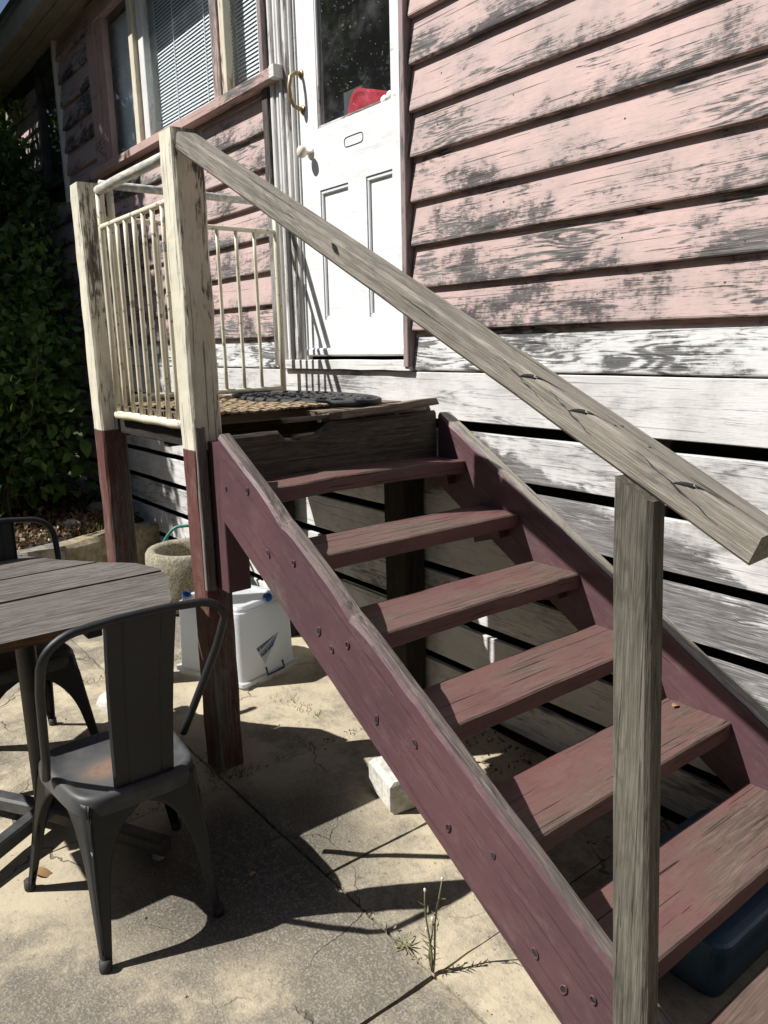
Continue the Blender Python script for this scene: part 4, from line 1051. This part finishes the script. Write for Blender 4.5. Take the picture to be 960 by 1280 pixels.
tree('broad dark green tree added left of the garden bed to darken it', -9.6, -2.2, 4.2, (1.9, 1.7, 3.6), 12000, .18, 220)  # extra out-of-view tree, put in to deepen the darkness there
tree('tallest dark tree across the yard, reflected in the left of the door glass', -12.6, -7.2, 6.2, (2.3, 2.2, 5.2), 15000, .26, 300)
def hedge_screen(label, a, b, h, th_, count):  # leafy screens with a solid core, added out of view to cut skylight
    a = Vector((*a, 0)); b = Vector((*b, 0)); d = (b-a); L = d.length; d.normalize(); s_ = Vector((-d.y, d.x, 0))
    t = thing('hedge_screen', label, 'hedge_screen', (a+b)/2)
    V = []; F = []; nu, nv = int(L/.5), 10
    for i in range(nu+1):
        for j in range(nv+1):
            th2 = pi*j/nv; p = a+d*(L*i/nu)+s_*cos(th2)*th_*.8+Vector((0, 0, max(0, sin(th2))**.5*h*.94))
            V.append(p+noise.noise_vector(p*.8)*.28)
    for i in range(nu):
        for j in range(nv): q = i*(nv+1)+j; F.append((q, q+1, q+nv+2, q+nv+1))
    obj('opaque_core', V, F, M['tree_leaf'], t)
    def pick():
        th2 = R.uniform(0, pi); p = a+d*R.uniform(0, L)+s_*cos(th2)*th_*.85+Vector((0, 0, max(.0, sin(th2))**.5*h*.97))
        return p+noise.noise_vector(p*.8)*.28+Vector((R.gauss(0, .12), R.gauss(0, .12), R.gauss(0, .12))), R.uniform(.6, 1.3)
    scatter('foliage', count, pick, M['tree_leaf'], .26, asp=.55, parent=t)
hedge_screen('tall added unseen hedge along the far side of the yard', (-16, -7.6), (7.5, -7.6), 5.2, .8, 9000)
hedge_screen('tall added unseen hedge across the end of the yard', (7.8, -7.4), (7.8, 2.5), 5.2, .8, 5000)
# leaf litter on the bed and grass tufts in the joints
def litter_pick():
    y = R.uniform(-1.6, -.08); xe = -3.98-.45*max(0, (y+1.2))/1.1
    return Vector((xe-.1-R.random()**1.5*2.2, y, .345+R.uniform(-.02, .03))), R.uniform(.5, 1.3)
scatter('leaf_litter', 2200, litter_pick, M['litter'], .055, asp=.55, label='brown fallen leaves covering the garden bed soil', cat='leaf litter')
def tuft(name, pts_, n, h, mat_, label, cat):
    V = []; F = []
    for (x, y, z, sp) in pts_:
        for i in range(n):
            p = Vector((x+R.gauss(0, sp), y+R.gauss(0, sp), z)); d = Vector((R.gauss(0, .5), R.gauss(0, .5), 1)).normalized(); L = h*R.uniform(.4, 1.2); s = d.orthogonal().normalized()*.0016
            m_ = p+d*L*.6; e = p+d*L+Vector((R.gauss(0, .3), R.gauss(0, .3), -.2))*L*.4; k = len(V)
            V += [p-s, p+s, m_+s*.7, m_-s*.7, e]; F += [(k, k+1, k+2, k+3), (k+3, k+2, k+4)]
    o = obj(name, V, F, mat_, kind='stuff'); return tag(o, label, cat)
tuft('grass_tuft', [(-.93, -1.17, 0, .03), (-.86, -1.08, 0, .03), (-.90, -1.14, 0, .05)], 26, .045, M['grass'], 'dry grass tufts around the foot of the corner post', 'grass')
tuft('grass_tuft', [(-1.35+.05*i, -.60+.006*i, 0, .03) for i in range(6)], 8, .03, M['grass'], 'dry grass debris scattered on the sunny paving by the tub', 'grass')
tuft('grass_tuft', [(-2.2, -1.35+.07*i, 0, .02) for i in range(7)]+[(-2.2, -.9+.08*i, 0, .02) for i in range(5)], 10, .035, M['grass'], 'short dry grass growing in the paving joint by the table', 'grass')
tuft('grass_tuft', [(-4.2+R.uniform(-.3, .1), -.75+R.uniform(-.4, .4), .33, .05) for i in range(8)], 14, .08, M['grass'], 'thin grass at the front of the garden bed', 'grass')
tuft('grass_tuft', [(-.80+.075*i, -1.155, -.004, .012) for i in range(16)], 5, .018, M['grass'], 'tiny dry growth in the paving joint behind the foreground chair', 'grass')
# the flowering weed and the dark rosette in the joint
def weed(x, y, hs, label):
    w = thing('weed', label, 'weed', (x, y, 0))
    for i, (dx, dy, h) in enumerate(hs):
        pts = [Vector((x+dx*t/6+.006*sin(t*1.1+i), y+dy*t/6, h*t/6)) for t in range(7)]
        st = tube('stem', pts, .0022, M['weed'], w, 6, rs=[.0032-.0002*t for t in range(7)])
        V, F = blob(pts[-1], (.004, .004, .007), i, 1); obj('seed_head', V, F, M['ivory'], st)
        lmw = leafmesh('leaf', M['weed'], .030, .005, .3)
        for q in range(7):
            a = R.uniform(0, 6.28); p = pts[0].lerp(pts[-1], .12+.11*q)
            link('leaf', lmw, w, Matrix.Translation(p) @ Matrix.Rotation(a, 4, 'Z') @ Matrix.Rotation(-.9, 4, 'Y'))
weed(.385, -1.155, [(-.01, -.015, .26), (.012, .025, .29), (.0, .0, .17), (-.02, .0, .12)], 'thin green weed with pale seed heads growing in the paving joint')
ros = thing('weed', 'low dark rosette weed flat in the paving joint beside the tall weed', 'weed', (.262, -1.155, 0))
lmr = leafmesh('leaf', M['weed'], .040, .006, .35)
for i in range(10): link('leaf', lmr, ros, Matrix.Translation((.262, -1.155, .003)) @ Matrix.Rotation(i*.67, 4, 'Z') @ Matrix.Rotation(-R.uniform(.3, .8), 4, 'Y'))
def crumb_pick():
    if R.random() < .5: return Vector((-.86+R.gauss(0, .02), R.uniform(-1.6, -.1), .003)), R.uniform(.3, 1)
    if R.random() < .6: return Vector((R.uniform(-2.2, .9), -1.155+R.gauss(0, .02), .003)), R.uniform(.3, 1)
    return Vector((R.uniform(-2.2, .9), R.uniform(-2.1, -.1), .004)), R.uniform(.3, .9)
scatter('leaf_crumbs', 520, crumb_pick, M['litter'], .016, label='tiny leaf crumbs and grit scattered over the concrete paving', cat='debris')
# loose dry leaves and scraps
dl = leafmesh('dry_leaf', M['dry'], .085, .036, .55)
def dry(x, y, z, a, s, label):
    o = link('dry_leaf', dl, None, Matrix.Translation((x, y, z)) @ Matrix.Rotation(a, 4, 'Z') @ Matrix.Rotation(.15, 4, 'X') @ Matrix.Rotation(-.12, 4, 'Y') @ Matrix.Scale(s, 4)); tag(o, label, 'leaf', 'loose dry leaves'); return o
dry(-.77, -1.915, .014, .75, 1.0, 'curled orange dry leaf by the front leg of the foreground chair')
dry(-.255, -.40+.28, .505, 1.6, .0+.6, 'small orange dry leaf lying on the fifth tread by the inner stringer').location = (.47, -.16, .506)
dry(-.28, -1.36, .008, 2.2, .5, 'small dull dry leaf in the shade of the foreground chair')
V, F = blob((-1.10, -1.72, .025), (.035, .03, .022), 4.4, 2, 1, .5); tag(obj('dry_leaf', V, F, M['dry']), 'crumpled tan dry leaf on the paving left of the foreground chair', 'leaf', 'loose dry leaves')
V, F = blob((-5.0, -1.22, 1.28), (.045, .04, .04), 2.2, 2, 1, .4); tag(obj('flower', V, F, M['pink_trim']), 'single faded pink flower at the edge of the dark shrub', 'flower')
def debris_pick():
    return Vector((R.uniform(-.9, .9), R.uniform(-.14, -.05)-R.random()**2*.35, .006+R.random()*.012)), R.uniform(.4, 1.2)
scatter('leaf_debris', 500, debris_pick, M['litter'], .028, label='dark leaf debris lying on the ground beneath the stair by the wall', cat='debris')
